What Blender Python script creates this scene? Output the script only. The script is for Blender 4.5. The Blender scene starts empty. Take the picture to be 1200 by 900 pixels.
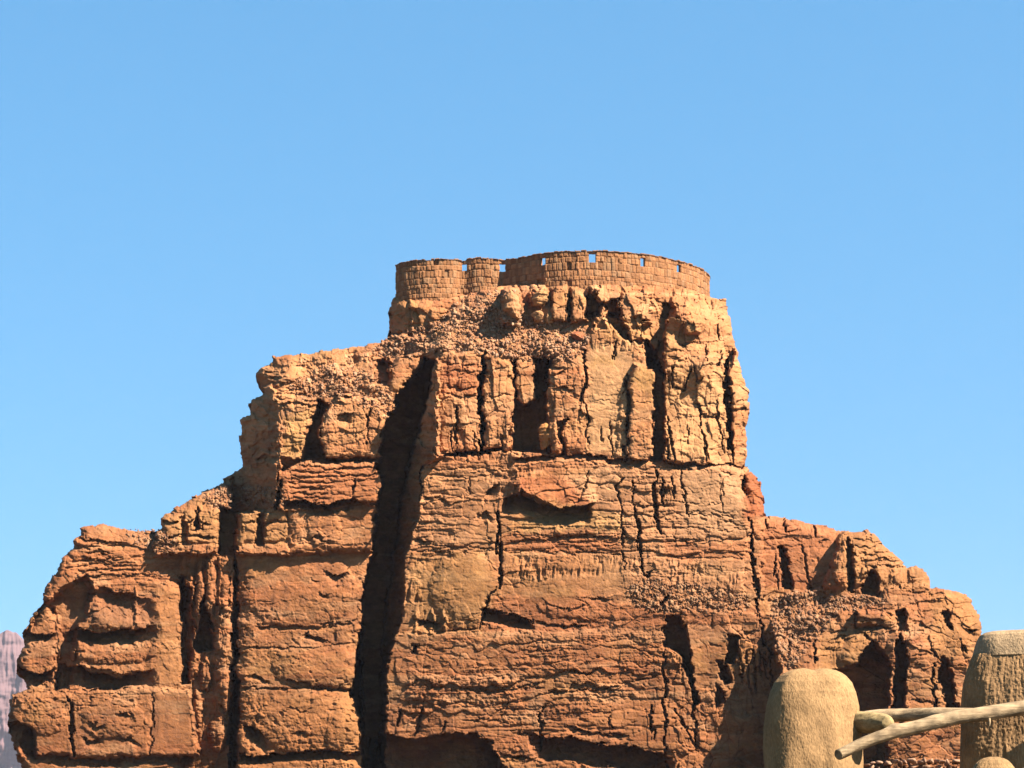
import bpy, math, random
import numpy as np
R = math.radians
random.seed(7)
RNG = np.random.default_rng(11)

# ------------------------------------------------------------------ scene, camera, light
sc = bpy.context.scene
W = bpy.data.worlds.new("World"); sc.world = W; W.use_nodes = True
PITCH = math.atan(550 / 3000.0)          # the horizon lies below the frame
CAM = np.array([0.0, 0.0, 1.7])
cd = bpy.data.cameras.new("camera"); cam = bpy.data.objects.new("camera", cd)
sc.collection.objects.link(cam)
cam.location = CAM; cam.rotation_euler = (R(90) + PITCH, 0, 0)
cd.sensor_width = 36; cd.lens = 90; cd.clip_start = 0.1; cd.clip_end = 60000
sc.camera = cam
SUN_AZ, SUN_EL = 57.0, 43.0              # degrees right of the way back to the viewer; height
sdir = np.array([math.sin(R(SUN_AZ)) * math.cos(R(SUN_EL)), -math.cos(R(SUN_AZ)) * math.cos(R(SUN_EL)), math.sin(R(SUN_EL))])
nt = W.node_tree; bg = nt.nodes["Background"]
sky = nt.nodes.new("ShaderNodeTexSky"); sky.sky_type = 'NISHITA'; sky.sun_disc = False
sky.sun_elevation = R(SUN_EL)
sky.sun_rotation = math.atan2(sdir[0], sdir[1])
sky.altitude = 0; sky.air_density = 1.7; sky.dust_density = 0.2; sky.ozone_density = 8.0
tcs = nt.nodes.new("ShaderNodeTexCoord"); lift = nt.nodes.new("ShaderNodeVectorMath"); lift.operation = 'ADD'; lift.inputs[1].default_value = (0, 0, 0.25)
nrm_ = nt.nodes.new("ShaderNodeVectorMath"); nrm_.operation = 'NORMALIZE'
nt.links.new(tcs.outputs["Generated"], lift.inputs[0]); nt.links.new(lift.outputs[0], nrm_.inputs[0]); nt.links.new(nrm_.outputs[0], sky.inputs[0])
hs = nt.nodes.new("ShaderNodeHueSaturation"); hs.inputs["Hue"].default_value = 0.488; hs.inputs["Saturation"].default_value = 1.14
nt.links.new(sky.outputs[0], hs.inputs["Color"]); nt.links.new(hs.outputs[0], bg.inputs[0]); bg.inputs[1].default_value = 0.05
ld = bpy.data.lights.new("sun", 'SUN'); lo = bpy.data.objects.new("sun", ld); sc.collection.objects.link(lo)
ld.energy = 5.0; ld.angle = R(0.5); ld.color = (1.0, 0.95, 0.86)
from mathutils import Vector
lo.rotation_euler = Vector(sdir).to_track_quat('Z', 'Y').to_euler()
lo.location = (60, -40, 80)
sc.view_settings.view_transform = 'Standard'; sc.view_settings.look = 'None'
sc.cycles.diffuse_bounces = 1
sc.view_settings.gamma = 1.0; sc.view_settings.use_curve_mapping = False
sc.view_settings.exposure = 2.15

ALB = 0.53
# ------------------------------------------------------------------ numeric helpers
def at(u, v, Y):
    """point that lies on the sight line of photo position (u, v) at distance Y (metres ahead)"""
    yv = (450 - v) / 3000.0; xv = (u - 600) / 3000.0
    yf = math.cos(PITCH) - math.sin(PITCH) * yv; zf = math.sin(PITCH) + math.cos(PITCH) * yv
    k = Y / yf
    return CAM[0] + xv * k, CAM[1] + Y + 0 * u, CAM[2] + zf * k

def hsh(ix, iy, seed):
    h = (ix.astype(np.int64) * 374761393 + iy.astype(np.int64) * 668265263 + seed * 1274126177) & 0xFFFFFFFF
    h = ((h ^ (h >> 13)) * 1274126177) & 0xFFFFFFFF
    h = ((h ^ (h >> 16)) * 2246822519) & 0xFFFFFFFF
    return ((h ^ (h >> 15)) & 0xFFFFFF).astype(np.float32) / 16777215.0

def vn(x, y, seed):
    xi = np.floor(x); yi = np.floor(y); fx = (x - xi).astype(np.float32); fy = (y - yi).astype(np.float32)
    fx = fx * fx * (3 - 2 * fx); fy = fy * fy * (3 - 2 * fy)
    a = hsh(xi, yi, seed); b = hsh(xi + 1, yi, seed); c = hsh(xi, yi + 1, seed); d = hsh(xi + 1, yi + 1, seed)
    return ((a + (b - a) * fx) * (1 - fy) + (c + (d - c) * fx) * fy) * 2 - 1

def fbm(x, y, seed, o=4, g=0.5):
    s = 0; a = 1; t = 0
    for i in range(o):
        s = s + a * vn(x * 2 ** i, y * 2 ** i, seed + i * 17); t += a; a *= g
    return s / t

def worley(x, y, seed, jit=0.85):
    xi = np.floor(x); yi = np.floor(y)
    f1 = np.full(x.shape, 9.0, np.float32); f2 = f1.copy()
    idv = np.zeros(x.shape, np.float32); id2 = idv.copy(); id3 = idv.copy(); dx1 = idv.copy(); dy1 = idv.copy()
    for i in (-1, 0, 1):
        for j in (-1, 0, 1):
            cx = xi + i; cy = yi + j
            px = cx + 0.5 + jit * (hsh(cx, cy, seed) - 0.5); py = cy + 0.5 + jit * (hsh(cx, cy, seed + 1) - 0.5)
            dx = (x - px).astype(np.float32); dy = (y - py).astype(np.float32)
            d = np.maximum(np.abs(dx), np.abs(dy)) * 0.6 + np.sqrt(dx * dx + dy * dy) * 0.4
            n = d < f1
            f2 = np.where(n, f1, np.minimum(f2, d))
            f1 = np.where(n, d, f1)
            idv = np.where(n, hsh(cx, cy, seed + 2), idv); id2 = np.where(n, hsh(cx, cy, seed + 3), id2)
            id3 = np.where(n, hsh(cx, cy, seed + 4), id3)
            dx1 = np.where(n, dx, dx1); dy1 = np.where(n, dy, dy1)
    return f1, f2, idv * 2 - 1, id2 * 2 - 1, id3 * 2 - 1, dx1, dy1

def sdist(poly, U, V):
    """signed distance, positive inside"""
    P = np.array(poly, np.float32); n = len(P)
    best = np.full(U.shape, 1e9, np.float32); ins = np.zeros(U.shape, bool)
    for i in range(n):
        ax, ay = P[i]; bx, by = P[(i + 1) % n]
        ex, ey = bx - ax, by - ay
        t = np.clip(((U - ax) * ex + (V - ay) * ey) / (ex * ex + ey * ey + 1e-9), 0, 1)
        best = np.minimum(best, (U - ax - t * ex) ** 2 + (V - ay - t * ey) ** 2)
        if ay != by:
            c = ((ay > V) != (by > V)) & (U < ex * (V - ay) / (by - ay) + ax)
            ins ^= c
    return np.where(ins, 1, -1) * np.sqrt(best)

def linedist(pts, U, V):
    best = np.full(U.shape, 1e9, np.float32); side = np.zeros(U.shape, np.float32); tt = np.zeros(U.shape, np.float32)
    n = len(pts) - 1
    for i in range(n):
        ax, ay = pts[i][:2]; bx, by = pts[i + 1][:2]; ex, ey = bx - ax, by - ay
        t = np.clip(((U - ax) * ex + (V - ay) * ey) / (ex * ex + ey * ey + 1e-9), 0, 1)
        d = (U - ax - t * ex) ** 2 + (V - ay - t * ey) ** 2
        m = d < best
        best = np.where(m, d, best); tt = np.where(m, (i + t) / n, tt)
    return np.sqrt(best), tt

def sstep(a, b, x):
    t = np.clip((x - a) / (b - a), 0, 1); return t * t * (3 - 2 * t)

# ------------------------------------------------------------------ node materials
def new_mat(name):
    m = bpy.data.materials.new(name); m.use_nodes = True
    return m, m.node_tree, m.node_tree.nodes["Principled BSDF"]

def rock_mat(name, use_attr=True, base=(0.4, 0.2, 0.1), s1=0.8, s2=6.0, bump=0.25, bdist=0.06, var=0.35, rough=0.95, spec=0.1):
    m, t, p = new_mat(name)
    N = t.nodes; L = t.links
    geo = N.new("ShaderNodeNewGeometry")
    mp = N.new("ShaderNodeMapping"); mp.vector_type = 'POINT'
    mp.inputs["Scale"].default_value = (1, 1, 2.2)
    L.new(geo.outputs["Position"], mp.inputs["Vector"])
    n1 = N.new("ShaderNodeTexNoise"); n1.inputs["Scale"].default_value = s1; n1.inputs["Detail"].default_value = 8; n1.inputs["Roughness"].default_value = 0.65
    n2 = N.new("ShaderNodeTexNoise"); n2.inputs["Scale"].default_value = s2; n2.inputs["Detail"].default_value = 6; n2.inputs["Roughness"].default_value = 0.7
    L.new(mp.outputs[0], n1.inputs["Vector"]); L.new(geo.outputs["Position"], n2.inputs["Vector"])
    r1 = N.new("ShaderNodeMapRange"); r1.inputs[1].default_value = 0.3; r1.inputs[2].default_value = 0.7
    r1.inputs[3].default_value = 1 - var; r1.inputs[4].default_value = 1 + var
    L.new(n1.outputs["Fac"], r1.inputs[0])
    r2 = N.new("ShaderNodeMapRange"); r2.inputs[1].default_value = 0.3; r2.inputs[2].default_value = 0.7
    r2.inputs[3].default_value = 1 - var * 0.6; r2.inputs[4].default_value = 1 + var * 0.6
    L.new(n2.outputs["Fac"], r2.inputs[0])
    mu = N.new("ShaderNodeMath"); mu.operation = 'MULTIPLY'; L.new(r1.outputs[0], mu.inputs[0]); L.new(r2.outputs[0], mu.inputs[1])
    mx = N.new("ShaderNodeVectorMath"); mx.operation = 'SCALE'
    if use_attr:
        a = N.new("ShaderNodeAttribute"); a.attribute_name = "tint"; L.new(a.outputs["Color"], mx.inputs[0])
    else:
        mx.inputs[0].default_value = base
    L.new(mu.outputs[0], mx.inputs["Scale"])
    L.new(mx.outputs[0], p.inputs["Base Color"])
    b = N.new("ShaderNodeBump"); b.inputs["Strength"].default_value = bump; b.inputs["Distance"].default_value = bdist
    L.new(n2.outputs["Fac"], b.inputs["Height"]); L.new(b.outputs[0], p.inputs["Normal"])
    p.inputs["Roughness"].default_value = rough; p.inputs["Specular IOR Level"].default_value = spec
    return m

M_rock = rock_mat("sandstone", var=0.22, bump=0.5, bdist=0.12, s1=0.5, s2=5)
M_scree = rock_mat("scree_stone", var=0.15, bump=0.4, bdist=0.05, s1=1.2, s2=8)
M_block = rock_mat("hewn_stone", var=0.18, bump=0.6, bdist=0.06, s1=1.5, s2=9)
M_far = rock_mat("far_rock", use_attr=False, base=(0.105, 0.058, 0.055), s1=0.003, s2=0.02, var=0.15, bump=0.3, bdist=3)
M_ground = rock_mat("low_bounce_ground", use_attr=False, base=(0.075, 0.055, 0.033), s1=0.15, s2=3.0, var=0.2, bump=0.3, bdist=0.05)  # kept darker than real sand so the unseen ground bounces little light

# ------------------------------------------------------------------ mesh helpers
def make_obj(name, verts, quads, mat, colors=None, smooth=False, parent=None, tris=None):
    me = bpy.data.meshes.new(name)
    v = np.ascontiguousarray(verts, np.float32)
    loops = []; starts = []; tot = 0
    q = np.asarray(quads, np.int32).reshape(-1, 4) if quads is not None and len(quads) else np.zeros((0, 4), np.int32)
    tr = np.asarray(tris, np.int32).reshape(-1, 3) if tris is not None and len(tris) else np.zeros((0, 3), np.int32)
    loops = np.concatenate([q.ravel(), tr.ravel()])
    starts = np.concatenate([np.arange(len(q)) * 4, len(q) * 4 + np.arange(len(tr)) * 3]).astype(np.int32)
    tots = np.concatenate([np.full(len(q), 4), np.full(len(tr), 3)]).astype(np.int32)
    me.vertices.add(len(v)); me.vertices.foreach_set("co", v.ravel())
    me.loops.add(len(loops)); me.loops.foreach_set("vertex_index", loops.astype(np.int32))
    me.polygons.add(len(starts)); me.polygons.foreach_set("loop_start", starts); me.polygons.foreach_set("loop_total", tots)
    if smooth: me.polygons.foreach_set("use_smooth", np.ones(len(starts), bool))
    if colors is not None:
        at_ = me.color_attributes.new("tint", 'FLOAT_COLOR', 'POINT')
        c = np.ones((len(v), 4), np.float32); c[:, :3] = colors
        at_.data.foreach_set("color", c.ravel())
    me.update(calc_edges=True); me.validate()
    me.materials.append(mat)
    o = bpy.data.objects.new(name, me); sc.collection.objects.link(o)
    if parent is not None: o.parent = parent
    return o

def tag(o, label=None, cat=None, group=None, kind=None):
    if label: o["label"] = label
    if cat: o["category"] = cat
    if group: o["group"] = group
    if kind: o["kind"] = kind
    return o

# ================================================================== THE BUTTE
# design plane: 1 unit = 0.08 m at 240 m; u to the right, v down, d towards the viewer
PX = 0.08; Y0 = 240.0
STEP = 0.75
us = np.arange(0, 1180, STEP, dtype=np.float32)
vs = np.arange(328, 1030, STEP, dtype=np.float32)
U, V = np.meshgrid(us, vs)
# rough edges: everything below is drawn in warped coordinates
_u = U + 2.0 * fbm(U / 21, V / 15, 5, 2); _v = V + 2.0 * fbm(U / 17, V / 23, 6, 2)
_, _, q1, q2, _, _, _ = worley(_u / 13, _v / 9.5, 21); _, _, q3, q4, _, _, _ = worley(_u / 5.5, _v / 4.2, 23)
Uw = U + 2.0 * fbm(U / 19, V / 17, 1, 2) + 1.9 * q1 + 1.2 * q3 + 0.5 * fbm(U / 3, V / 3, 2, 2)
Vw = V + 1.6 * fbm(U / 23, V / 15, 3, 2) + 1.7 * q2 + 1.1 * q4 + 0.5 * fbm(U / 3, V / 3, 4, 2)

SIL = [(22,1034),(14,960),(20,925),(30,905),(22,894),(15,872),(9,848),(14,815),(33,808),(30,800),(20,788),(18,772),(30,758),(25,742),(40,722),(50,708),
       (51,694),(60,678),(72,658),(86,641),(85,631),(96,627),(95,619),(120,613),(144,620),(168,624),(188,620),(189,606),(210,592),(234,578),(256,570),
       (262,560),(280,552),(284,546),(283,528),(281,512),(282,490),(291,486),(294,469),(307,462),(308,456),(298,439),(306,431),(318,428),(320,418),
       (350,415),(410,408),(446,402),(459,396),(459,389),(456,386),(455,370),(458,356),(464,349),(482,350),(510,349),(545,345),(590,336),(640,332),(690,331),
       (750,334),(800,339),(834,348),(853,353),(850,362),(856,374),(861,398),(865,412),(865,420),(870,440),(874,454),(878,458),(878,482),(872,500),
       (876,524),(873,546),(890,564),(894,584),(896,604),(908,605),(936,610),(970,617),(982,623),(994,621),(1016,622),(1030,632),(1042,644),(1052,654),
       (1064,664),(1074,663),(1082,666),(1090,678),(1091,689),(1120,692),(1134,697),(1142,710),(1151,736),(1150,748),(1144,762),(1150,800),(1160,905),(1168,1034)]
_, _, wa, wb, _, _, _ = worley(U / 10, V / 7.5, 41); _, _, wc, wd, _, _, _ = worley(U / 4.5, V / 4, 43)
Us = U + 1.5 * fbm(U / 9, V / 7, 31, 3) + 1.7 * wa + 0.8 * wc; Vs = V + 1.4 * fbm(U / 9, V / 7, 37, 3) + 1.3 * wb + 0.7 * wd
S = sdist(SIL, Us, Vs)
print("grid", U.shape)

D = np.full(U.shape, -75.0, np.float32)
aJoint = np.full(U.shape, 0.42, np.float32)     # big blocky joints
aBed = np.full(U.shape, 0.5, np.float32)       # bedding
aFine = np.full(U.shape, 0.5, np.float32)      # small fractures
aVert = np.zeros(U.shape, np.float32)          # upright joints
aScr = np.zeros(U.shape, np.float32)           # loose stones

def win(poly, m=40):
    P = np.array(poly, np.float32)
    x0 = max(0, int((P[:, 0].min() - m - us[0]) / STEP)); x1 = min(len(us), int((P[:, 0].max() + m - us[0]) / STEP) + 1)
    y0 = max(0, int((P[:, 1].min() - m - vs[0]) / STEP)); y1 = min(len(vs), int((P[:, 1].max() + m - vs[0]) / STEP) + 1)
    return np.s_[y0:y1, x0:x1]

def block(poly, d0, gx=0, gy=0, r=2.0, rR=0, rA=0):
    """a mass of rock: its face plane, the softness of its edge, and a rounding towards that edge"""
    P = np.array(poly, np.float32); uc, vc = (P.min(0) + P.max(0)) / 2
    w = win(poly, r + 6); s = sdist(poly, Uw[w], Vw[w])
    m = np.clip((s + r / 2) / r, 0, 1)
    val = d0 + gx * (Uw[w] - uc) + gy * (Vw[w] - vc)
    if rR: val = val - rA * (1 - np.clip(s / rR, 0, 1)) ** 2
    D[w] = D[w] * (1 - m) + val * m

def surf(poly, pts, r=2.0):
    """like block(), the face given by depth samples (u, v, d), blended by inverse distance"""
    w = win(poly, r + 6); s = sdist(poly, Uw[w], Vw[w]); m = np.clip((s + r / 2) / r, 0, 1)
    num = 0; den = 0
    for (a, b, d) in pts:
        k = 1 / (((Uw[w] - a) ** 2 + (Vw[w] - b) ** 2) ** 1.25 + 20); num = num + k * d; den = den + k
    D[w] = D[w] * (1 - m) + num / den * m

def recess(poly, dep, r=2.0):
    w = win(poly, r + 6); s = sdist(poly, Uw[w], Vw[w])
    D[w] -= dep * (3.2 if dep > 0 else 1.0) * np.clip((s + r / 2) / r, 0, 1)

def undercut(lip, h, dep, p=1.3, ends=10):
    """overhang: rock cut back below a lip, coming forward again over height h"""
    P = np.array(lip, np.float32); dep = dep * (2.2 if h >= 14 else 1.35)
    w = win([(a, b) for a, b in lip] + [(lip[0][0], P[:, 1].max() + h)], 6)
    x, y = Uw[w], Vw[w]
    vl = np.interp(x, P[:, 0], P[:, 1]) + 1.2 * vn(x / 6, x * 0 + P[0, 1], 91)
    t = (y - vl) / h
    e = np.clip((x - P[0, 0]) / ends, 0, 1) * np.clip((P[-1, 0] - x) / ends, 0, 1)
    D[w] -= dep * np.where((t >= 0) & (t < 1), (1 - np.clip(t, 0, 1)) ** p, 0) * e

def ledge(lip, h, out, p=1.0, ends=14):
    """a shelf of rock swelling out downward to a lip, then cut off"""
    P = np.array(lip, np.float32)
    w = win([(a, b) for a, b in lip] + [(lip[0][0], P[:, 1].min() - h)], 6)
    x, y = Uw[w], Vw[w]
    vl = np.interp(x, P[:, 0], P[:, 1]) + 1.2 * vn(x / 6, x * 0 + P[0, 1], 92)
    t = 1 - (vl - y) / h
    e = sstep(0, 1, np.clip((x - P[0, 0]) / ends, 0, 1)) * sstep(0, 1, np.clip((P[-1, 0] - x) / ends, 0, 1))
    D[w] += out * np.where((t >= 0) & (t <= 1), np.clip(t, 0, 1) ** p, 0) * e

def crack(pts, wid, dep):
    w = win([q[:2] for q in pts], wid + 6)
    d, t = linedist(pts, Uw[w], Vw[w])
    ww = wid * (0.45 + 0.55 * np.sin(np.pi * np.clip(t, 0.06, 0.94)))
    D[w] -= 1.8 * dep * sstep(1, 0.45, d / np.maximum(ww / 2, 0.6))

def bulge(u, v, ru, rv, h, p=2):
    w = win([(u - ru, v - rv), (u + ru, v + rv)], 8)
    q = ((Uw[w] - u) / ru) ** 2 + ((Vw[w] - v) / rv) ** 2
    D[w] += h * np.clip(1 - q, 0, 1) ** (1 / p)

def setm(A, poly, val, r=10):
    w = win(poly, r + 8); s = sdist(poly, Uw[w], Vw[w]); m = sstep(-r / 2, r / 2, s)
    A[w] = A[w] * (1 - m) + val * m

# ---- large masses, back to front
# left-hand wing
block([(0,1040),(0,600),(100,600),(200,630),(216,640),(217,805),(230,905),(232,1040)], -16, -0.05, 0.05, 3, 40, 14)
block([(212,1040),(212,600),(282,600),(280,1040)], -38, 0.1, -0.05, 4)
block([(274,1040),(274,590),(300,590),(452,588),(436,700),(424,730),(420,760),(420,790),(412,808),(420,840),(428,862),(424,885),(422,1040)], -16, -0.02, 0.05, 3, 22, 12)
# stepped rows above the wing
block([(180,650),(186,600),(215,588),(258,566),(340,560),(345,650)], -34, 0.05, 0.55, 3)
block([(180,640),(188,604),(245,598),(256,600),(256,640)], -20, 0.0, 0.25, 3, 8, 6)
block([(279,640),(281,598),(300,592),(308,596),(306,638)], -15, -0.05, 0.05, 3, 6, 5)
block([(309,638),(311,596),(322,592),(338,598),(342,636)], -12, -0.05, 0.05, 3, 6, 5)
block([(338,650),(338,600),(352,592),(440,588),(446,646)], -12, -0.04, 0.06, 3, 10, 6)
# upper left shoulder
surf([(262,560),(284,546),(276,480),(300,462),(296,430),(320,410),(470,390),(520,395),(520,560),(440,560),(330,600),(268,575)],
     [(283,546,-95),(283,490,-95),(300,460,-90),(300,520,-75),(300,560,-70),(318,520,-44),(331,470,-14),(331,530,-12),(350,500,-11),(400,500,-12),(435,500,-14),
      (320,425,-58),(360,420,-62),(410,415,-68),(455,405,-76),(340,450,-32),(400,450,-32),(440,455,-28),(480,430,-50),(500,520,-40),(470,520,-34)], 3)
block([(270,600),(276,480),(292,462),(318,450),(326,470),(330,500),(330,545),(322,600)], -52, 1.75, 0.05, 3)
block([(330,540),(326,470),(360,466),(372,468),(358,500),(352,536)], -10, -0.1, 0.02, 4)
recess([(358,536),(362,505),(376,470),(384,474),(384,536)], 16, 6)
block([(380,536),(374,505),(380,482),(396,462),(440,468),(452,490),(450,536)], -8, -0.05, 0.06, 3, 9, 5)
block([(326,600),(328,552),(352,542),(444,538),(452,560),(445,592),(418,588),(396,598)], -3, -0.02, 0.12, 3, 8, 4)
undercut([(330,586),(350,586),(380,592),(418,582)], 15, 17, 1.2, 6)
# the dark cleft
block([(424,1040),(424,735),(412,808),(426,860),(424,700),(438,640),(448,560),(440,548),(449,520),(450,494),(461,476),(470,452),(488,440),(498,420),(512,406),(520,408),(520,560),(500,600),(486,700),(470,780),(470,1040)], -190, -0.15, 0, 3)
block([(448,1040),(448,760),(456,700),(468,600),(478,545),(505,450),(515,405),(524,405),(520,540),(496,546),(492,600),(478,650),(474,720),(474,1040)], -34, 2.8, 0, 3)

# scree apron under the fort
surf([(436,420),(455,385),(470,345),(550,332),(840,332),(840,420),(690,420),(520,420)],
     [(440,405,-78),(470,400,-72),(470,360,-106),(500,345,-94),(500,398,-56),(545,340,-90),(560,412,-4),(520,412,-8),(600,412,-3),(600,370,-26),(600,336,-68),
      (560,370,-40),(650,412,0),(650,370,-20),(650,336,-50),(690,420,0),(690,336,-42),(750,340,-42),(810,345,-75),(830,350,-110)], 3)
# rock under the left drum
block([(452,394),(452,346),(466,344),(482,340),(484,394)], -104, 1.0, 0.06, 3, 8, 6)
block([(480,394),(482,340),(548,334),(548,350),(520,372),(500,394)], -87, -0.05, 0.08, 3, 5, 3)
block([(503,384),(504,364),(524,362),(522,374),(508,386)], -80, -0.1, 0.05, 2.5, 4, 3)
block([(481,388),(482,366),(488,364),(490,388)], -92, 0.1, 0.05, 2, 3, 3); block([(474,392),(473,352),(480,352),(480,392)], -96, 0.1, 0.05, 2, 3, 3)
# main tower, upper cliff
block([(513,532),(516,414),(560,410),(564,414),(564,530)], 4, -0.06, 0.03, 3, 7, 4)
block([(566,528),(566,412),(584,409),(602,413),(604,470),(602,528)], 3, -0.12, 0.02, 3, 9, 5)
block([(600,548),(604,448),(616,432),(632,424),(644,438),(652,548)], -75, 0, 0.05, 4)
block([(604,470),(604,420),(618,414),(628,424),(628,466),(616,476)], -6, -0.15, 0.0, 3, 6, 4)
block([(642,534),(640,470),(642,434),(650,418),(664,410),(690,406),(690,536)], 3, -0.12, 0.0, 4, 14, 8)
block([(680,538),(686,400),(700,366),(750,380),(760,430),(752,540)], -2, -0.02, 0.03, 3)
block([(722,538),(726,468),(731,458),(738,470),(738,538)], 2, -0.1, 0.02, 2, 5, 3)
block([(736,540),(738,446),(744,426),(768,434),(770,460),(765,540)], 8, -0.12, 0.0, 3, 6, 4)
block([(764,545),(767,430),(772,400),(784,400),(782,545)], -60, 0, 0, 3)
surf([(778,545),(780,392),(790,330),(838,340),(870,350),(862,420),(860,545)],
     [(785,420,6),(785,535,7),(820,430,-4),(820,535,-2),(850,430,-28),(850,535,-26),(800,345,-66),(830,352,-112),(855,360,-120),(800,372,-14),(840,385,-45),(820,380,-28),(860,420,-60)], 3)
# band of blocks just under the fort wall
for P_, d_ in (([(590,380),(589,340),(604,335),(613,345),(612,372),(604,380)], -14), ([(621,362),(622,340),(640,334),(642,350),(636,362)], -22),
               ([(646,376),(648,338),(664,334),(667,352),(664,376)], -12), ([(668,378),(669,338),(684,338),(690,350),(689,376)], -8),
               ([(694,350),(692,336),(722,334),(724,348),(706,356)], -8), ([(696,384),(698,360),(706,358),(710,384)], -12),
               ([(726,372),(728,344),(760,338),(764,376),(740,380)], -10), ([(740,386),(740,372),(752,370),(752,386)], -12),
               ([(726,412),(728,388),(740,386),(738,412)], -4), ([(742,396),(743,386),(753,386),(753,398)], -8)):
    block(P_, d_, -0.12, 0.12, 2.5, 5, 4)
recess([(685,374),(689,350),(697,342),(704,352),(700,372)], 9, 4); recess([(710,374),(713,356),(724,348),(729,374),(740,402),(730,396)], 10, 4); recess([(744,400),(756,396),(768,412),(778,440),(770,434),(756,414)], 14, 4)
recess([(776,372),(778,356),(792,360),(792,372)], 12, 4)
block([(780,432),(778,410),(790,402),(804,408),(804,432)], -2, -0.2, 0, 2.5, 6, 4)
block([(804,390),(804,376),(820,378),(820,390)], -12, -0.2, 0, 2.5, 4, 3)
# right lobes of the tower
crack([(853,424),(852,460),(856,520),(862,548)], 9, 26)
block([(858,545),(856,440),(862,408),(880,400),(884,500),(884,546)], -30, -0.6, 0.02, 2.5, 5, 4)
undercut([(856,478),(884,478)], 10, 8, 1.0, 2)
block([(874,606),(872,556),(884,552),(896,560),(900,606)], -26, -0.2, 0, 3, 9, 8)

# main tower, middle and lower walls
surf([(496,545),(520,534),(600,528),(690,535),(780,540),(868,546),(868,560),(880,606),(900,730),(830,760),(700,760),(460,760),(472,720),(474,650),(490,602)],
     [(498,560,1),(480,640,0),(476,720,2),(560,560,4),(560,700,7),(650,560,4),(650,700,7),(750,560,3),(750,660,5),(760,720,9),(830,560,-3),(830,650,-2),(866,560,-10),(880,640,-10),(890,700,-6)], 3)
block([(870,730),(878,602),(904,600),(908,730)], -16, -0.1, 0.08, 3)
surf([(448,1040),(452,780),(462,742),(700,738),(780,712),(905,720),(930,790),(930,1040)],
     [(462,760,4),(460,860,0),(550,760,10),(550,860,11),(550,1000,14),(680,760,11),(680,850,13),(680,1000,14),(775,760,9),(775,860,8),(850,760,0),(880,800,-14),(850,880,-10),(900,900,-22),(850,1000,-4)], 3)
# right shoulder
block([(892,705),(894,602),(930,600),(985,616),(1000,700)], -34, 0.02, 0.10, 3)
block([(962,700),(975,660),(986,626),(1000,616),(1100,660),(1094,700)], -6, -0.1, 0.12, 3, 12, 10)
block([(1094,760),(1090,690),(1200,680),(1200,760)], 10, -0.2, 0.2, 3, 8, 5)
surf([(902,700),(960,688),(1094,686),(1160,690),(1180,900),(1180,1040),(905,1040),(912,880),(914,790)],
     [(910,705,-18),(960,700,-12),(1000,695,-4),(1080,695,6),(1130,700,4),(930,740,6),(980,735,14),(920,775,34),(915,800,52),(914,850,58),(950,790,50),(1000,770,46),(1060,760,46),(1130,760,34),
      (916,900,62),(940,900,58),(1000,880,52),(1060,860,52),(1130,860,40),(1150,800,20),(1000,1000,46)], 3)
recess([(940,905),(948,800),(970,790),(1000,782),(1022,752),(1034,762),(1042,778),(1040,905)], 24, 4)
recess([(1046,842),(1050,752),(1056,742),(1062,760),(1060,842)], 14, 4)
recess([(1112,842),(1100,790),(1104,770),(1116,790),(1124,842)], 13, 5)
recess([(1052,738),(1050,714),(1060,712),(1062,738)], 9, 3)
recess([(1108,734),(1107,716),(1114,718),(1116,738)], 7, 3)
block([(1000,733),(1003,717),(1044,718),(1050,733)], 32, -0.05, 0.1, 3, 5, 3)
# weathered cells in the shoulder knob
for (a, b, ru, rv, h) in ((1000,660,7,16,8), (1016,676,6,12,6), (1032,672,8,16,7), (1050,676,6,11,6), (1068,672,5,10,5), (984,670,7,16,7)):
    bulge(a, b, ru, rv, h)
recess([(1010,696),(1012,676),(1022,668),(1028,676),(1030,697)], 9, 4)
recess([(993,690),(994,630),(999,640),(1000,690)], 8, 4)
recess([(916,690),(914,640),(918,640),(930,690)], 9, 4)
for k in range(5):
    undercut([(994 + 4 * k, 630 + 8 * k), (1030 + 10 * k, 632 + 8 * k)], 5, 4)

# ---- alcoves and overhangs of the left tower
block([(18,832),(18,760),(52,706),(66,712),(70,800),(62,832)], -22, -0.05, 0.05, 3, 9, 8)
undercut([(24,742),(40,745),(66,742)], 14, 9)
undercut([(16,778),(30,784),(50,790),(66,784)], 24, 15)
recess([(56,706),(75,690),(100,676),(108,690),(100,720),(88,735),(84,800),(64,812),(70,760),(68,725)], 7, 6)
undercut([(96,690),(110,688),(140,694),(160,697),(182,706)], 34, 7, 0.9, 40)
bulge(118, 722, 12, 16, 6); bulge(160, 712, 3, 22, 5)
block([(182,806),(176,780),(184,745),(178,705),(192,688),(213,692),(215,806)], -19, -0.32, 0.0, 12)
ledge([(70,742),(92,736),(120,740),(150,737),(190,734)], 24, 6, 1.0, 26)
undercut([(72,743),(92,737),(120,741),(150,738),(184,730)], 22, 16, 0.9, 30)
ledge([(66,780),(95,778),(120,786),(150,790),(188,782)], 26, 7, 1.0, 30)
undercut([(60,780),(95,778),(110,790),(150,793),(182,780)], 32, 20, 0.8, 48)
bulge(132, 762, 54, 16, 7); bulge(140, 724, 40, 14, 4)
block([(0,886),(14,814),(60,812),(170,804),(222,810),(232,886),(120,888)], -5, -0.03, 0.04, 3, 6, 4)
block([(174,886),(176,806),(222,810),(232,886)], -9, -0.05, 0.02, 3, 4, 2)
crack([(82,816),(84,850),(84,884)], 7, 8); bulge(132, 842, 38, 24, 6); bulge(52, 840, 26, 22, 5); crack([(177,812),(179,850),(176,884)], 3, 3); undercut([(92,862),(108,868),(122,860)], 12, 6); undercut([(138,868),(152,862),(166,872)], 10, 5)
undercut([(8,846),(30,846),(44,860)], 34, 14, 0.8, 4)
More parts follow.
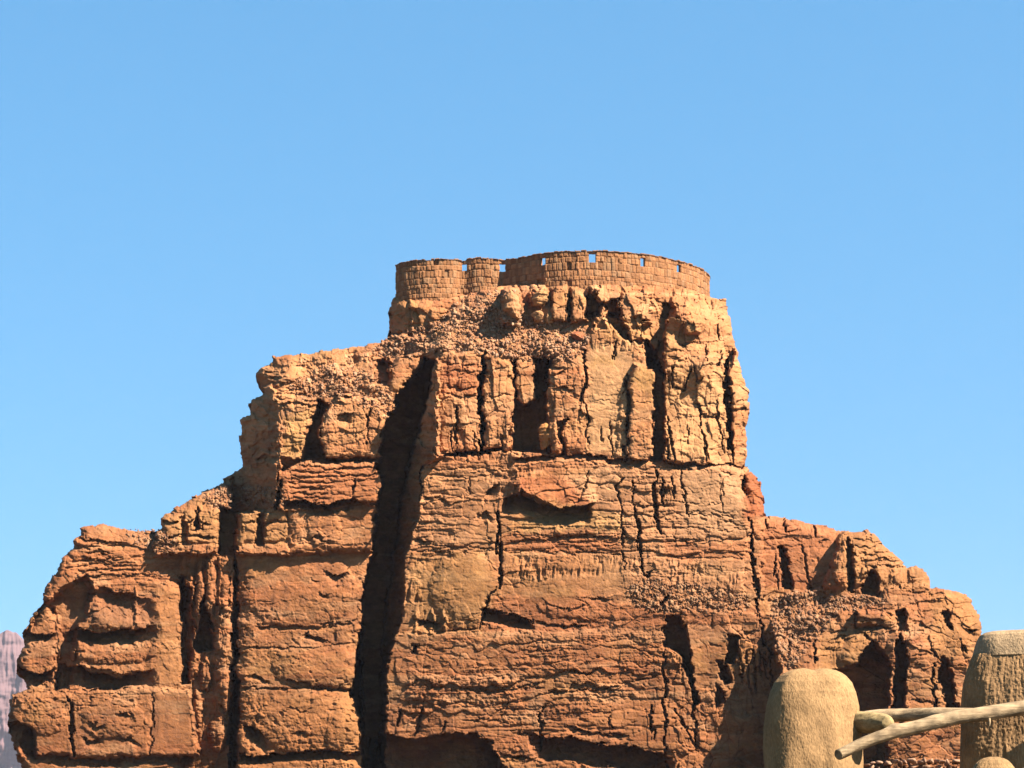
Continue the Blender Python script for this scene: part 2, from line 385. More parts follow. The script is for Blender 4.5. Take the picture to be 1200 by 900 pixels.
recess([(28,884),(26,868),(34,852),(42,860),(42,884)], 5, 6); undercut([(100,846),(112,850),(124,846)], 10, 5); undercut([(134,838),(150,834),(158,844)], 12, 6)
undercut([(30,884),(90,888),(130,890),(180,886),(228,888)], 10, 8)
for k in range(6): undercut([(94 - 2 * k, 640 + 7 * k), (120 + 12 * k, 642 + 6 * k)], 4.5, 3.5)
undercut([(86,628),(110,632),(150,634)], 8, 5)
# columns between the wing's two towers
for (a, b, c, e, h) in ((222,720,5,60,13), (234,690,6,34,12), (247,690,7,40,10), (262,760,11,60,9), (228,778,5,20,9), (242,790,6,22,9), (262,690,9,40,11), (232,830,5,24,9), (256,860,11,22,12), (260,820,10,24,8)):
    bulge(a, b, c, e, h)
recess([(213,730),(214,676),(222,690),(226,740),(222,800),(213,800)], 10, 4)
recess([(228,762),(238,700),(244,720),(252,762)], 14, 4)
recess([(256,650),(258,596),(278,600),(276,650)], 20, 5)
recess([(228,620),(232,596),(236,620)], 9, 3)
recess([(301,640),(302,606),(306,602),(309,640)], 6, 3); recess([(212,640),(210,606),(216,602),(220,640)], 4, 3); undercut([(184,612),(215,610),(250,612)], 7, 6)
undercut([(190,628),(215,626),(255,630)], 8, 7)
undercut([(282,612),(340,610)], 4, 4)
crack([(277,640),(276,720),(275,800)], 8, 18)
crack([(276,790),(274,840),(272,1030)], 13, 30)
# left middle face
for lip, h, dp in (([(352,632),(372,628),(392,634)], 7, 4), ([(378,668),(396,676),(410,670)], 14, 6), ([(362,676),(376,680)], 8, 6), ([(370,694),(390,698)], 7, 6),
                   ([(296,734),(350,734),(420,726)], 6, 4), ([(352,744),(362,742),(384,748)], 8, 8), ([(280,758),(340,758),(420,754)], 4, 3),
                   ([(288,790),(300,790),(316,800)], 9, 6), ([(330,794),(345,798),(370,804),(415,806)], 9, 7), ([(276,806),(330,806),(418,808)], 4, 4),
                   ([(340,860),(352,856),(362,864)], 10, 7), ([(285,850),(300,850),(314,868)], 26, 12), ([(276,884),(310,886),(340,882),(375,878),(424,882)], 14, 13),
                   ([(330,830),(346,832),(368,832)], 4, 3)):
    undercut(lip, h, dp)
bulge(350, 690, 70, 46, 6); bulge(370, 780, 55, 26, 7); bulge(360, 846, 62, 38, 9); bulge(404, 862, 22, 24, 5)
undercut([(340,636),(392,637),(444,637)], 3, 2)
block([(346,636),(346,608),(358,604),(360,632)], -9, -0.1, 0, 2.5, 5, 3)
bulge(378, 618, 22, 22, 5)
crack([(414,560),(413,582)], 3.5, 7)
# ledges across the upper left shoulder
undercut([(300,536),(332,536),(384,538),(448,536)], 7, 9, 1.0, 4)
undercut([(394,486),(420,484),(418,486)], 16, 7)
undercut([(388,470),(404,468)], 10, 7)
crack([(374,464),(373,484)], 4, 8)
crack([(430,520),(430,500),(434,470)], 4, 6)
recess([(438,448),(440,425),(450,420),(458,428),(456,452)], 12, 5)
block([(454,460),(456,430),(466,418),(492,414),(492,430),(470,460)], -36, -0.1, 0.1, 3, 7, 6)
for k in range(7): undercut([(304 + 3 * k, 432 + 6.5 * k), (330 + 9 * k, 436 + 7 * k)], 5, 4)
for k in range(8): undercut([(334, 546 + 6 * k), (360, 547 + 6 * k), (410 - 4 * k, 546 + 6 * k)], 4, 3.2)
undercut([(390,548),(440,546)], 4, 4); undercut([(392,556),(446,556)], 4, 4)

# ---- details of the upper cliff
undercut([(516,528),(540,529),(562,532),(564,530)], 8, 9, 1.0, 2)
undercut([(600,540),(660,533),(700,535),(740,538),(790,542),(868,545)], 7, 12, 0.7, 4)
for lip, h, dp in (([(517,424),(560,426)], 5, 4), ([(518,436),(560,434)], 4, 3), ([(518,448),(545,455),(560,450)], 6, 4), ([(518,461),(562,462)], 3, 3), ([(530,505),(546,503)], 14, 6),
                   ([(518,496),(560,497)], 4, 3), ([(568,432),(600,430)], 4, 2.5), ([(568,461),(602,463)], 3, 3), ([(648,452),(672,456)], 9, 6), ([(644,440),(668,430)], 8, 6),
                   ([(640,424),(664,430)], 6, 6), ([(690,470),(735,471)], 2, 1.2), ([(720,492),(738,492)], 2.5, 2), ([(740,470),(768,471)], 2, 1.2), ([(740,492),(766,490)], 2, 1.2),
                   ([(748,516),(764,516)], 2.5, 1.6), ([(790,454),(805,462)], 4, 4), ([(806,472),(842,474)], 3, 3), ([(818,484),(848,488)], 7, 5), ([(780,410),(804,412)], 5, 4),
                   ([(782,418),(804,422)], 5, 4), ([(782,402),(820,400)], 5, 5), ([(806,402),(852,400)], 3, 3), ([(700,404),(728,400)], 3, 2), ([(690,398),(724,396)], 2, 1.4), ([(780,372),(852,366)], 4, 3)):
    undercut(lip, h, dp)
for pts, wd, dp in (([(536,520),(534,476)], 5, 8), ([(530,528),(531,500)], 3, 5), ([(558,528),(555,508)], 3, 4), ([(564,530),(563,450),(566,412)], 6, 14), 
                    ([(589,526),(587,508)], 3, 4), ([(599,528),(598,500),(604,470)], 4, 8), ([(660,530),(656,495),(664,492)], 9, 12), ([(684,400),(685,450),(682,470)], 4, 10), ([(684,460),(688,500),(690,522)], 3, 5),
                    ([(703,500),(704,518)], 3, 4), ([(714,492),(718,535)], 3, 4), ([(733,536),(736,500),(735,440)], 5, 10), ([(722,398),(720,420)], 3, 6), ([(778,500),(784,538)], 4, 8), ([(783,490),(786,520),(790,540)], 4, 9),
                    ([(788,430),(789,452),(803,460),(806,440),(810,432)], 3.5, 6), ([(806,520),(804,500)], 2.5, 4), ([(818,472),(820,500),(826,520),(826,540)], 4, 7), ([(829,538),(826,520)], 3, 5),
                    ([(812,430),(820,450),(826,440)], 3, 4), ([(842,430),(846,412)], 5, 10), ([(700,354),(701,340)], 2.5, 5), ([(666,374),(666,340)], 4, 10), ([(842,400),(841,370)], 3, 4),
                    ([(820,372),(819,350)], 3, 4), ([(826,404),(826,424)], 3.5, 5), ([(838,470),(842,500),(850,530)], 3, 5)):
    crack(pts, wd, dp)
recess([(640,530),(642,500),(650,492),(656,500),(654,530)], -9, 4)      # a squat rock standing in the alcove
# ---- middle wall
ledge([(596,582),(610,574),(640,590),(664,596),(690,592),(700,584)], 40, 12, 1.4, 10)
undercut([(588,584),(604,580),(630,590),(664,597),(692,592)], 22, 16, 0.9, 6)
undercut([(566,586),(574,574),(586,564)], 16, 9); undercut([(556,604),(570,600),(580,606)], 12, 7)
for lip, h, dp in (([(500,548),(560,548),(600,552)], 3, 2.4), ([(498,556),(560,557),(620,558)], 3, 2.4), ([(492,582),(510,584)], 8, 6), ([(500,585),(560,583)], 3, 2), ([(480,632),(508,634)], 7, 6),
                   ([(480,638),(560,640),(590,642)], 3, 3), ([(484,646),(560,644),(640,646),(730,648)], 3, 3), ([(590,626),(640,627),(730,628)], 2.5, 2.2), ([(700,636),(728,638)], 2.5, 2),
                   ([(590,634),(660,632),(728,634)], 2.5, 1.6), ([(740,590),(790,591)], 4, 4), ([(780,588),(850,590)], 2.5, 2), ([(780,618),(880,621)], 2.5, 2.4), ([(800,600),(868,606)], 2.5, 2),
                   ([(780,633),(876,632)], 2.5, 2.4), ([(778,652),(880,654)], 2.6, 2.4), ([(842,606),(856,610),(868,616)], 4, 3), ([(764,574),(790,575)], 4, 4), ([(842,554),(862,554)], 5, 5),
                   ([(744,552),(766,554)], 3, 3), ([(660,586),(728,586)], 2.5, 2.5), ([(612,612),(690,604),(728,606)], 3, 2.2)):
    undercut(lip, h, dp)
for pts, wd, dp in (([(585,600),(585,640),(587,668),(584,690)], 6, 11), ([(728,586),(730,640),(733,668)], 3.4, 6), ([(744,594),(748,620),(752,668)], 5, 10), ([(733,560),(722,570),(728,590)], 4, 6), ([(768,552),(769,600),(774,624)], 7, 10),
                    ([(742,560),(741,590)], 3, 4), ([(788,560),(790,585)], 4, 5), ([(796,548),(804,580),(806,604)], 4, 5), ([(879,604),(881,640),(886,690),(890,716)], 5, 12), ([(908,650),(909,690)], 3, 6),
                    ([(548,560),(548,580)], 2.5, 2), ([(846,560),(847,600)], 2.5, 2), ([(764,668),(756,674),(748,666)], 4, 6), ([(776,560),(778,590)], 5, 6), ([(690,550),(682,580),(672,590)], 3, 3)):
    crack(pts, wd, dp)
DRIPS = [[(588,680),(590,652),(640,652),(650,664),(636,682)], [(733,678),(734,654),(754,654),(752,678)], [(776,684),(778,658),(880,660),(880,676),(860,690),(820,692)],
         [(640,676),(640,650),(728,650),(728,672)], [(470,720),(476,650),(500,655),(490,725)], [(560,548),(640,548),(610,585),(590,590)]]
for P_ in DRIPS:
    w = win(P_, 14); sd_ = sdist(P_, Uw[w], Vw[w]); m_ = sstep(-6, 6, sd_)
    D[w] -= m_ * (5.5 * np.abs(fbm(U[w] / 5.5 + V[w] / 30, V[w] / 16, 251, 3)) * (0.4 + sstep(-.2, .4, fbm(U[w] / 22, V[w] / 14, 257, 2))) - 1.0)
# ---- lower wall
undercut([(562,714),(580,716),(618,724),(626,728)], 18, 13, 0.8, 5)
undercut([(626,728),(640,730),(690,732)], 7, 5)
undercut([(500,738),(560,736),(562,738)], 4, 4); undercut([(482,722),(490,724),(520,730)], 14, 8)
crack([(564,736),(574,700),(580,690)], 4, 6)
for q in (487, 507, 520): bulge(q, 728, 3, 14, 5)
bulge(545, 690, 42, 48, 6)
for lip, h, dp in (([(492,780),(506,780)], 8, 7), ([(528,786),(542,762)], 5, 4), ([(664,786),(690,788),(700,787)], 4, 6), ([(640,812),(700,806),(770,794)], 4, 4), ([(500,826),(525,824)], 6, 6), ([(540,806),(580,810),(640,800)], 5, 4),
                   ([(660,850),(690,856),(738,862)], 9, 7), ([(600,860),(615,858),(634,864)], 6, 5), ([(690,700),(720,704)], 5, 4), ([(640,705),(660,712),(690,710)], 4, 4), ([(540,840),(600,846)], 4, 3)):
    undercut(lip, h, dp)
undercut([(432,866),(452,858),(480,866),(520,861),(556,860),(574,868),(584,884),(596,902)], 60, 34, 0.4, 10)
undercut([(620,858),(640,866),(668,864),(700,871),(736,874),(790,888)], 30, 24, 0.45, 22)
undercut([(585,884),(630,888),(634,890)], 8, 6)
crack([(634,830),(634,862),(630,880)], 5, 7)
crack([(763,826),(766,866)], 4, 8); crack([(712,838),(714,850),(718,854)], 3, 5); crack([(778,740),(779,800),(780,900)], 5, 7)
crack([(496,830),(490,850),(484,862)], 5, 5); crack([(470,832),(464,850)], 5, 6); crack([(522,846),(516,860)], 5, 6)
recess([(484,764),(482,758),(488,758),(489,766)], 7, 3)
# slot and slabs right of the lower wall
recess([(777,756),(781,722),(796,722),(804,740),(812,790),(818,824),(812,824),(802,782),(796,766)], 15, 3)
crack([(806,782),(812,830),(818,880)], 5, 8); crack([(790,830),(806,860),(818,880)], 4, 6)
recess([(851,778),(852,744),(866,748),(867,762),(862,778)], 13, 3)
recess([(840,776),(848,776),(856,800),(850,802)], 10, 3); recess([(836,822),(838,800),(846,812),(852,818),(840,832)], 8, 3)
crack([(776,712),(780,700)], 6, 8); crack([(888,716),(895,750),(905,770)], 4, 6)
for q in range(868, 906, 7): crack([(q, 762), (q + 3, 800 + RNG.uniform(-10, 30))], 3.5, 5)
for lip, h, dp in (([(828,752),(846,760)], 4, 4), ([(780,778),(798,780)], 3, 3), ([(864,740),(890,738)], 6, 5)): undercut(lip, h, dp)
# right mass
for lip, h, dp in (([(1004,718),(1050,712)], 5, 4), ([(1064,722),(1108,728)], 3, 3), ([(1062,738),(1100,736)], 5, 4), ([(1062,708),(1110,700)], 4, 4), ([(1116,724),(1146,722)], 3, 3), ([(1130,736),(1148,738)], 16, 9),
                   ([(970,736),(1000,736)], 6, 4), ([(960,752),(1000,744)], 5, 5), ([(1066,766),(1090,764)], 5, 4), ([(1068,780),(1084,780)], 8, 6), ([(960,760),(985,764)], 4, 4), ([(1000,735),(1052,734)], 6, 6),
                   ([(1064,694),(1092,692)], 5, 4), ([(968,718),(986,722)], 12, 9), ([(1040,800),(1056,806)], 10, 6), ([(1064,820),(1104,824)], 5, 4)):
    undercut(lip, h, dp)
for pts, wd, dp in (([(1056,740),(1057,760)], 4, 8), ([(1088,752),(1094,766),(1100,775)], 4, 8), ([(1013,742),(1022,752),(1028,752)], 4, 6), ([(1094,780),(1094,830)], 5, 9), ([(955,752),(955,776)], 4, 8), ([(1002,716),(1003,734)], 4, 8),
                    ([(1124,750),(1130,764)], 4, 5), ([(925,770),(928,745)], 5, 6), ([(922,606),(920,622)], 4, 8), ([(953,616),(954,630)], 5, 7), ([(899,606),(901,622)], 3, 5), ([(938,640),(944,666),(950,690)], 4, 4)):
    crack(pts, wd, dp)
undercut([(918,622),(936,620)], 5, 6); undercut([(958,634),(972,632)], 6, 6); undercut([(936,630),(950,632)], 6, 4)
print("masses done")

# ---- surface character masks
UPPER = [(508,540),(512,408),(690,405),(690,380),(860,372),(880,545)]
setm(aVert, UPPER, 0.7, 10); setm(aJoint, UPPER, 0.35, 10); setm(aBed, UPPER, 0.35, 10)
setm(aVert, [(690,536),(690,410),(768,410),(766,536)], 0.1, 8)
setm(aVert, [(300,536),(330,470),(450,470),(450,536)], 0.5, 10)
setm(aVert, [(212,905),(212,640),(276,640),(276,905)], 0.9, 8)
LM = [(278,905),(278,645),(424,645),(418,905)]
for A, q in ((aBed, .25), (aJoint, .16), (aFine, .75)): setm(A, LM, q, 10)
LT = [(10,905),(14,760),(70,700),(182,700),(182,905)]
for A, q in ((aBed, .3), (aJoint, .2), (aFine, .8)): setm(A, LT, q, 10)
setm(aVert, [(780,905),(784,760),(905,740),(905,905)], 0.6, 10)
setm(aVert, [(980,700),(985,655),(1092,655),(1092,700)], 0.7, 8)
setm(aVert, [(590,388),(590,334),(850,334),(850,420),(690,420),(690,380)], 0.9, 8)
setm(aBed, [(470,650),(490,545),(880,545),(880,655)], 1.0, 10)
setm(aBed, [(455,860),(460,740),(780,740),(780,860)], 1.3, 10); setm(aFine, [(455,860),(460,740),(780,740),(780,830)], 1.0, 10)
setm(aBed, [(328,600),(330,545),(440,540),(440,600)], 1.4, 10)
setm(aBed, [(80,690),(90,612),(210,640),(210,690)], 1.2, 8)
setm(aJoint, [(780,905),(784,730),(905,720),(905,905)], 1.0, 8)
setm(aJoint, [(1000,905),(1000,700),(1160,690),(1160,905)], 1.0, 8)
CLEFT = [(424,1040),(424,700),(438,640),(448,540),(520,410),(515,540),(480,650),(474,1040)]
for A in (aJoint, aBed, aFine): setm(A, CLEFT, 0.5, 6)
for P_ in ([(184,806),(184,690),(214,692),(215,806)], [(690,536),(690,410),(740,405),(736,440),(718,480),(718,536)], [(740,500),(742,436),(768,440),(765,500)], [(790,600),(790,550),(868,556),(872,600)],
           [(500,715),(490,670),(560,650),(580,690),(560,720)], [(590,700),(640,668),(725,660),(730,690),(650,706)], [(806,820),(800,740),(850,735),(846,800)], [(176,882),(178,812),(222,814),(228,882)]):
    for A, q in ((aJoint, .12), (aBed, .15), (aFine, .22), (aVert, .06)): setm(A, P_, q, 10)
SCREE = [[(436,412),(462,392),(500,384),(520,372),(548,346),(600,340),(612,372),(650,380),(682,384),(690,400),(670,420),(640,424),(560,412),(515,410),(490,414),(462,420)],
         [(340,450),(372,432),(420,428),(452,450),(468,474),(452,490),(420,470),(390,462),(350,470)],
         [(236,582),(258,570),(328,572),(334,590),(290,592),(250,598)],
         [(904,704),(930,692),(968,694),(985,712),(962,740),(940,770),(922,785),(908,760)],
         [(734,690),(760,678),(850,690),(880,700),(870,718),(800,716),(776,720),(740,706)],
         [(960,700),(1010,698),(1040,704),(1000,716),(970,716)],
         [(146,622),(188,620),(206,630),(208,645),(186,648),(160,636)],
         [(330,428),(360,420),(440,412),(440,424),(372,432)]]
for P_ in SCREE:
    setm(aScr, P_, 1.0, 8)
    for A in (aJoint, aBed, aVert): setm(A, P_, 0.1, 8)
    setm(aFine, P_, 0.4, 8)

# ---- procedural relief
def layers(mean, seed, amp, tilt=0.02):
    rg = np.random.default_rng(seed); th = mean * np.exp(rg.normal(0, 0.5, int(1200 / mean)))
    b = 250 + np.cumsum(th); off = rg.normal(0, 1, len(b) + 1).astype(np.float32)
    vv = V + tilt * (U - 600) + mean * 0.8 * fbm(U / 140, V / 140, seed, 2) + mean * 0.35 * fbm(U / 16, V / 16, seed + 3, 2)
    i = np.searchsorted(b, vv.ravel()).reshape(V.shape); i = np.clip(i, 1, len(b) - 1)
    t = ((vv - b[i - 1]) / (b[i] - b[i - 1])).astype(np.float32)
    lat = vn(U / (mean * 6), i * 7.31, seed + 5)
    return amp * (off[i] * 0.6 + lat * 0.8 + 0.7 * t - 1.1 * np.abs(2 * t - 1) ** 6), i
b1, li1 = layers(19, 5, 1.8); b2, li2 = layers(6, 6, 0.62); b3, _ = layers(2.6, 8, 0.3)
patchy = sstep(-0.35, 0.5, fbm(U / 70, V / 45, 71, 3))
D += aBed * (b1 * (0.5 + 0.6 * patchy) + (0.15 + patchy) * (b2 + b3))
def joints(wx, wy, seed, off, tilt, crk, cw=0.07):
    f1, f2, a, b, c, dx, dy = worley(_u / wx, _v / wy, seed)
    g = f2 - f1
    return off * a + tilt * wx * b * dx + tilt * wy * c * dy * 0.6 - crk * sstep(cw, 0, g), a, g
j1, jid, jg = joints(38, 26, 101, 2.0, 0.10, 1.6, 0.05)
j2, jid2, _ = joints(13, 10, 111, 1.0, 0.16, 0.9)
j3, jid3, _ = joints(6.5, 4.6, 121, 0.75, 0.32, 0.7, 0.1); j4, _, _ = joints(3.2, 2.6, 125, 0.5, 0.3, 0.5, 0.12)
nick = sstep(.62, .9, vn(_u / 7, _v / 3.6, 127)) * sstep(-.1, .4, fbm(U / 40, V / 30, 128, 2))
v1, vid, _ = joints(17, 60, 131, 2.4, 0.16, 1.7, 0.06)
v2, _, _ = joints(7, 22, 141, 0.8, 0.18, 0.7, 0.08)
s1, sid, sg = joints(6.0, 5.0, 151, 1.3, 0.45, 1.8, 0.18)
s2, sid2, _ = joints(3.4, 3.0, 161, 0.7, 0.4, 0.8, 0.18)
D += aJoint * (j1 + j2) + aFine * ((0.15 + 0.8 * patchy) * (j3 + 0.5 * j2) + (.2 + 0.7 * patchy) * j4 - 4.0 * nick) + aVert * (v1 + v2) + aScr * (s1 + s2)
D += aFine * (0.8 * fbm(U / 24, V / 24, 201, 3) + 0.5 * np.abs(fbm(U / 8, V / 6, 211, 3)) + 0.35 * fbm(U / 2.6, V / 2.2, 221, 2)) + 0.3 * fbm(U / 6, V / 4, 231, 2)
# rounding at the skyline
rs = np.clip(S / 13, 0, 1); D -= 17 * (1 - np.sqrt(np.clip(1 - (1 - rs) ** 2, 0, 1)))
rs = np.clip(S / 40, 0, 1); D -= 10 * (1 - rs) ** 2 * sstep(500, 900, U)
print("relief done")

# ---- rock colour (linear)
def col(r, g, b): return np.array([r, g, b], np.float32)
T = np.zeros(U.shape + (3,), np.float32)
tan, red, ochre, pale, rust, brown = col(.43,.205,.098), col(.39,.148,.068), col(.42,.235,.098), col(.56,.34,.20), col(.33,.098,.043), col(.24,.105,.058)
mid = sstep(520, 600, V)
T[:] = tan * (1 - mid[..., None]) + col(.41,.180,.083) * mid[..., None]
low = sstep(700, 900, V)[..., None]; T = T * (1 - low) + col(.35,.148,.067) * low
def paint(c, f): 
    global T
    f = np.clip(f, 0, 1)[..., None]; T = T * (1 - f) + c * f
def patch(poly, c, k=0.8, r=16):
    w = win(poly, r + 10); s = sdist(poly, Uw[w], Vw[w]); f = (k * sstep(-r / 2, r / 2, s + 5 * fbm(U[w] / 12, V[w] / 9, 301, 2)))[..., None]
    T[w] = T[w] * (1 - f) + c * f
lr = np.random.default_rng(9).random(400).astype(np.float32)
paint(red, 0.55 * sstep(0.55, 0.9, lr[li1 % 400]) * sstep(-0.4, 0.4, fbm(U / 90, V / 30, 305, 2)))
paint(ochre, 0.42 * sstep(0.08, 0.6, fbm(U / 60, V / 35, 311, 3)))
paint(red, 0.42 * sstep(0.1, 0.6, fbm(U / 45, V / 22, 321, 3)))
paint(brown, 0.5 * sstep(0.1, 0.6, fbm(U / 16, V / 22, 331, 3)))
paint(col(.30,.115,.055), 0.5 * sstep(.05, .6, fbm(U / 55, V / 40, 333, 3)))
paint(brown, 0.55 * sstep(0.1, 0.55, fbm(U / 7 + 0.6 * fbm(U / 20, V / 20, 335, 2), V / 70, 337, 3)) * sstep(-.1, .4, fbm(U / 60, V / 50, 338, 2)))
paint(pale, 0.25 * sstep(.45, .8, lr[(li2 * 3) % 400]) * sstep(-.3, .3, fbm(U / 50, V / 18, 339, 2)))
paint(rust, 0.22 * sstep(.6, .9, lr[(li2 * 5 + 40) % 400]) * sstep(-.3, .3, fbm(U / 40, V / 14, 340, 2)))
paint(pale, 0.30 * sstep(0.2, 0.6, fbm(U / 30, V / 12, 341, 3)))
patch([(516,462),(516,424),(562,422),(562,462)], rust, 0.45, 10)
patch([(328,600),(328,546),(445,545),(445,600)], red, 0.8, 10)
patch([(330,534),(332,490),(368,478),(352,534)], ochre, 0.7, 8)
patch([(690,535),(690,402),(740,405),(738,535)], col(.50,.285,.15), 0.8, 10)
patch([(694,428),(700,412),(728,414),(722,430)], ochre, 0.6, 8)
patch([(740,450),(744,430),(768,436),(766,462)], ochre, 0.7, 8)
patch([(782,540),(782,430),(852,430),(856,540)], col(.48,.27,.135), 0.6, 14)
patch([(800,622),(800,552),(864,556),(872,620)], pale, 0.6, 16)
patch([(690,540),(872,545),(890,700),(700,700)], col(.48,.26,.145), 0.5, 36)
patch([(480,545),(600,545),(585,645),(476,645)], col(.46,.235,.125), 0.5, 30)
patch([(400,900),(398,800),(428,790),(430,900)], col(.48,.255,.11), 0.6, 20)
patch([(650,560),(700,545),(725,550),(725,585),(690,590)], col(.50,.27,.15), 0.7, 10)
patch([(600,585),(612,556),(668,560),(690,590)], rust, 0.6, 10)
patch([(612,622),(612,605),(690,598),(728,605),(728,622)], col(.47,.27,.12), 0.7, 8)
patch([(588,646),(588,626),(728,626),(728,646)], red, 0.7, 6)
patch([(480,740),(478,650),(570,648),(584,700),(560,740)], ochre, 0.5, 24)
patch([(590,700),(590,650),(725,650),(735,690),(660,702)], col(.40,.21,.098), 0.45, 20)
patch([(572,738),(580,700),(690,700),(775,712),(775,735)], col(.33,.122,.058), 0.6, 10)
patch([(780,656),(780,636),(880,636),(880,656)], red, 0.6, 6)
patch([(872,606),(874,552),(900,560),(900,606)], rust, 0.65, 6)
patch([(894,690),(894,606),(985,620),(968,690)], col(.40,.155,.078), 0.6, 12)
patch([(985,690),(985,622),(1030,628),(1092,670),(1092,692)], col(.43,.22,.10), 0.6, 14)
patch([(950,800),(960,745),(1020,735),(1020,760),(990,795)], ochre, 0.45, 16)
patch([(1090,770),(1092,692),(1150,692),(1152,770)], col(.43,.215,.09), 0.6, 14)
patch([(184,806),(184,692),(214,692),(215,806)], col(.42,.205,.09), 0.5, 14)
patch([(90,735),(96,690),(178,696),(182,735)], brown, 0.5, 8)  # browner tint across the alcove below the overhang
patch([(184,640),(188,600),(340,596),(340,640)], col(.43,.225,.10), 0.6, 8)
patch([(282,905),(284,810),(424,812),(424,905)], col(.38,.165,.066), 0.5, 14)
patch([(870,300),(870,302),(872,302)], tan, 0)
for P_ in SCREE: patch(P_, col(.40,.19,.095), 0.65, 8)
paint(col(.52,.33,.21), 0.5 * aScr * sstep(0.3, 0.9, sid)); paint(brown, 0.5 * aScr * sstep(-0.3, -0.9, sid))
T *= (1 + 0.12 * jid * aJoint + 0.10 * jid2 + 0.07 * jid3 * aFine + 0.1 * aVert * vid + 0.10 * fbm(U / 3, V / 2.2, 351, 2))[..., None]
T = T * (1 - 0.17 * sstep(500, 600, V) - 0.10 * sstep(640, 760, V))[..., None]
T = np.clip(T * ALB * np.array([1.07, 0.94, 0.755], np.float32), 0.006, 0.8)

# ---- the surface as a mesh, closed round the back
Uf, Vf = U.copy(), V.copy()
gv, gu = np.gradient(S, STEP)
gn = np.maximum(np.sqrt(gu * gu + gv * gv), 0.3)
out = (S < 0) & (S > -STEP * 1.6)
Uf[out] += (-S * gu / gn ** 2)[out]; Vf[out] += (-S * gv / gn ** 2)[out]
keep = S > -STEP * 1.05
cq = keep[:-1, :-1] & keep[1:, :-1] & keep[:-1, 1:] & keep[1:, 1:]
pos = (S > 0); cq &= pos[:-1, :-1] | pos[1:, :-1] | pos[:-1, 1:] | pos[1:, 1:]
idx = np.arange(U.size).reshape(U.shape)
quads = np.stack([idx[:-1, :-1][cq], idx[1:, :-1][cq], idx[1:, 1:][cq], idx[:-1, 1:][cq]], 1)
used = np.zeros(U.size, bool); used[quads.ravel()] = True
remap = np.cumsum(used) - 1
quads = remap[quads]
Df = D.ravel()[used]; uu = Uf.ravel()[used]; vv_ = Vf.ravel()[used]
Yf = Y0 - PX * Df
x, y, z = at(uu, vv_, Yf)
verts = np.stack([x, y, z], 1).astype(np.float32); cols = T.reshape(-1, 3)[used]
e = np.concatenate([quads[:, [0, 1]], quads[:, [1, 2]], quads[:, [2, 3]], quads[:, [3, 0]]])
key = np.minimum(e[:, 0], e[:, 1]).astype(np.int64) * len(verts) + np.maximum(e[:, 0], e[:, 1])
uq, inv, cnt = np.unique(key, return_inverse=True, return_counts=True)
be = e[cnt[inv] == 1]
bv, binv = np.unique(be.ravel(), return_inverse=True); be2 = binv.reshape(-1, 2)
NR = 14; base = len(verts); nb = len(bv)
bp = verts[bv]; allv = [verts]; allc = [cols]; allq = [quads]
cx0, zc = -3.0, 25.0
for k in range(1, NR + 1):
    t = k / NR; f = 1 - 0.22 * t * t
    nz = 1.2 * fbm(bp[:, 0] / 5 + k * 3.1, bp[:, 2] / 5 + k * 0.37, 401, 3) * min(1, k / 2)
    p = bp.copy(); p[:, 1] += 46 * t; p[:, 0] = cx0 + (p[:, 0] - cx0) * f + nz * np.sign(p[:, 0] - cx0)
    p[:, 2] = p[:, 2] - 0.6 * t * np.maximum(0, p[:, 2]) * 0.05 + np.minimum(0, nz) * 0.5
    allv.append(p); allc.append(cols[bv])
    a0 = bv[be2] if k == 1 else base + (k - 2) * nb + be2
    b0 = base + (k - 1) * nb + be2
    allq.append(np.stack([a0[:, 1], a0[:, 0], b0[:, 0], b0[:, 1]], 1))
last = base + (NR - 1) * nb
allv.append(np.array([[cx0, Y0 + 48, 20]], np.float32)); allc.append(np.array([[.35, .17, .08]], np.float32) * ALB)
tris = np.stack([last + be2[:, 1], last + be2[:, 0], np.full(len(be2), last + nb)], 1)
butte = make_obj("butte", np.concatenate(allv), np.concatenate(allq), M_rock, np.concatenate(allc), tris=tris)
tag(butte, "tall orange sandstone butte with a dark cleft, carrying the stone fort", "butte", kind="structure")
print("butte verts", len(butte.data.vertices))

def depth_at(u, v):
    return float(D[int(np.clip((v - vs[0]) / STEP, 0, len(vs) - 1)), int(np.clip((u - us[0]) / STEP, 0, len(us) - 1))])

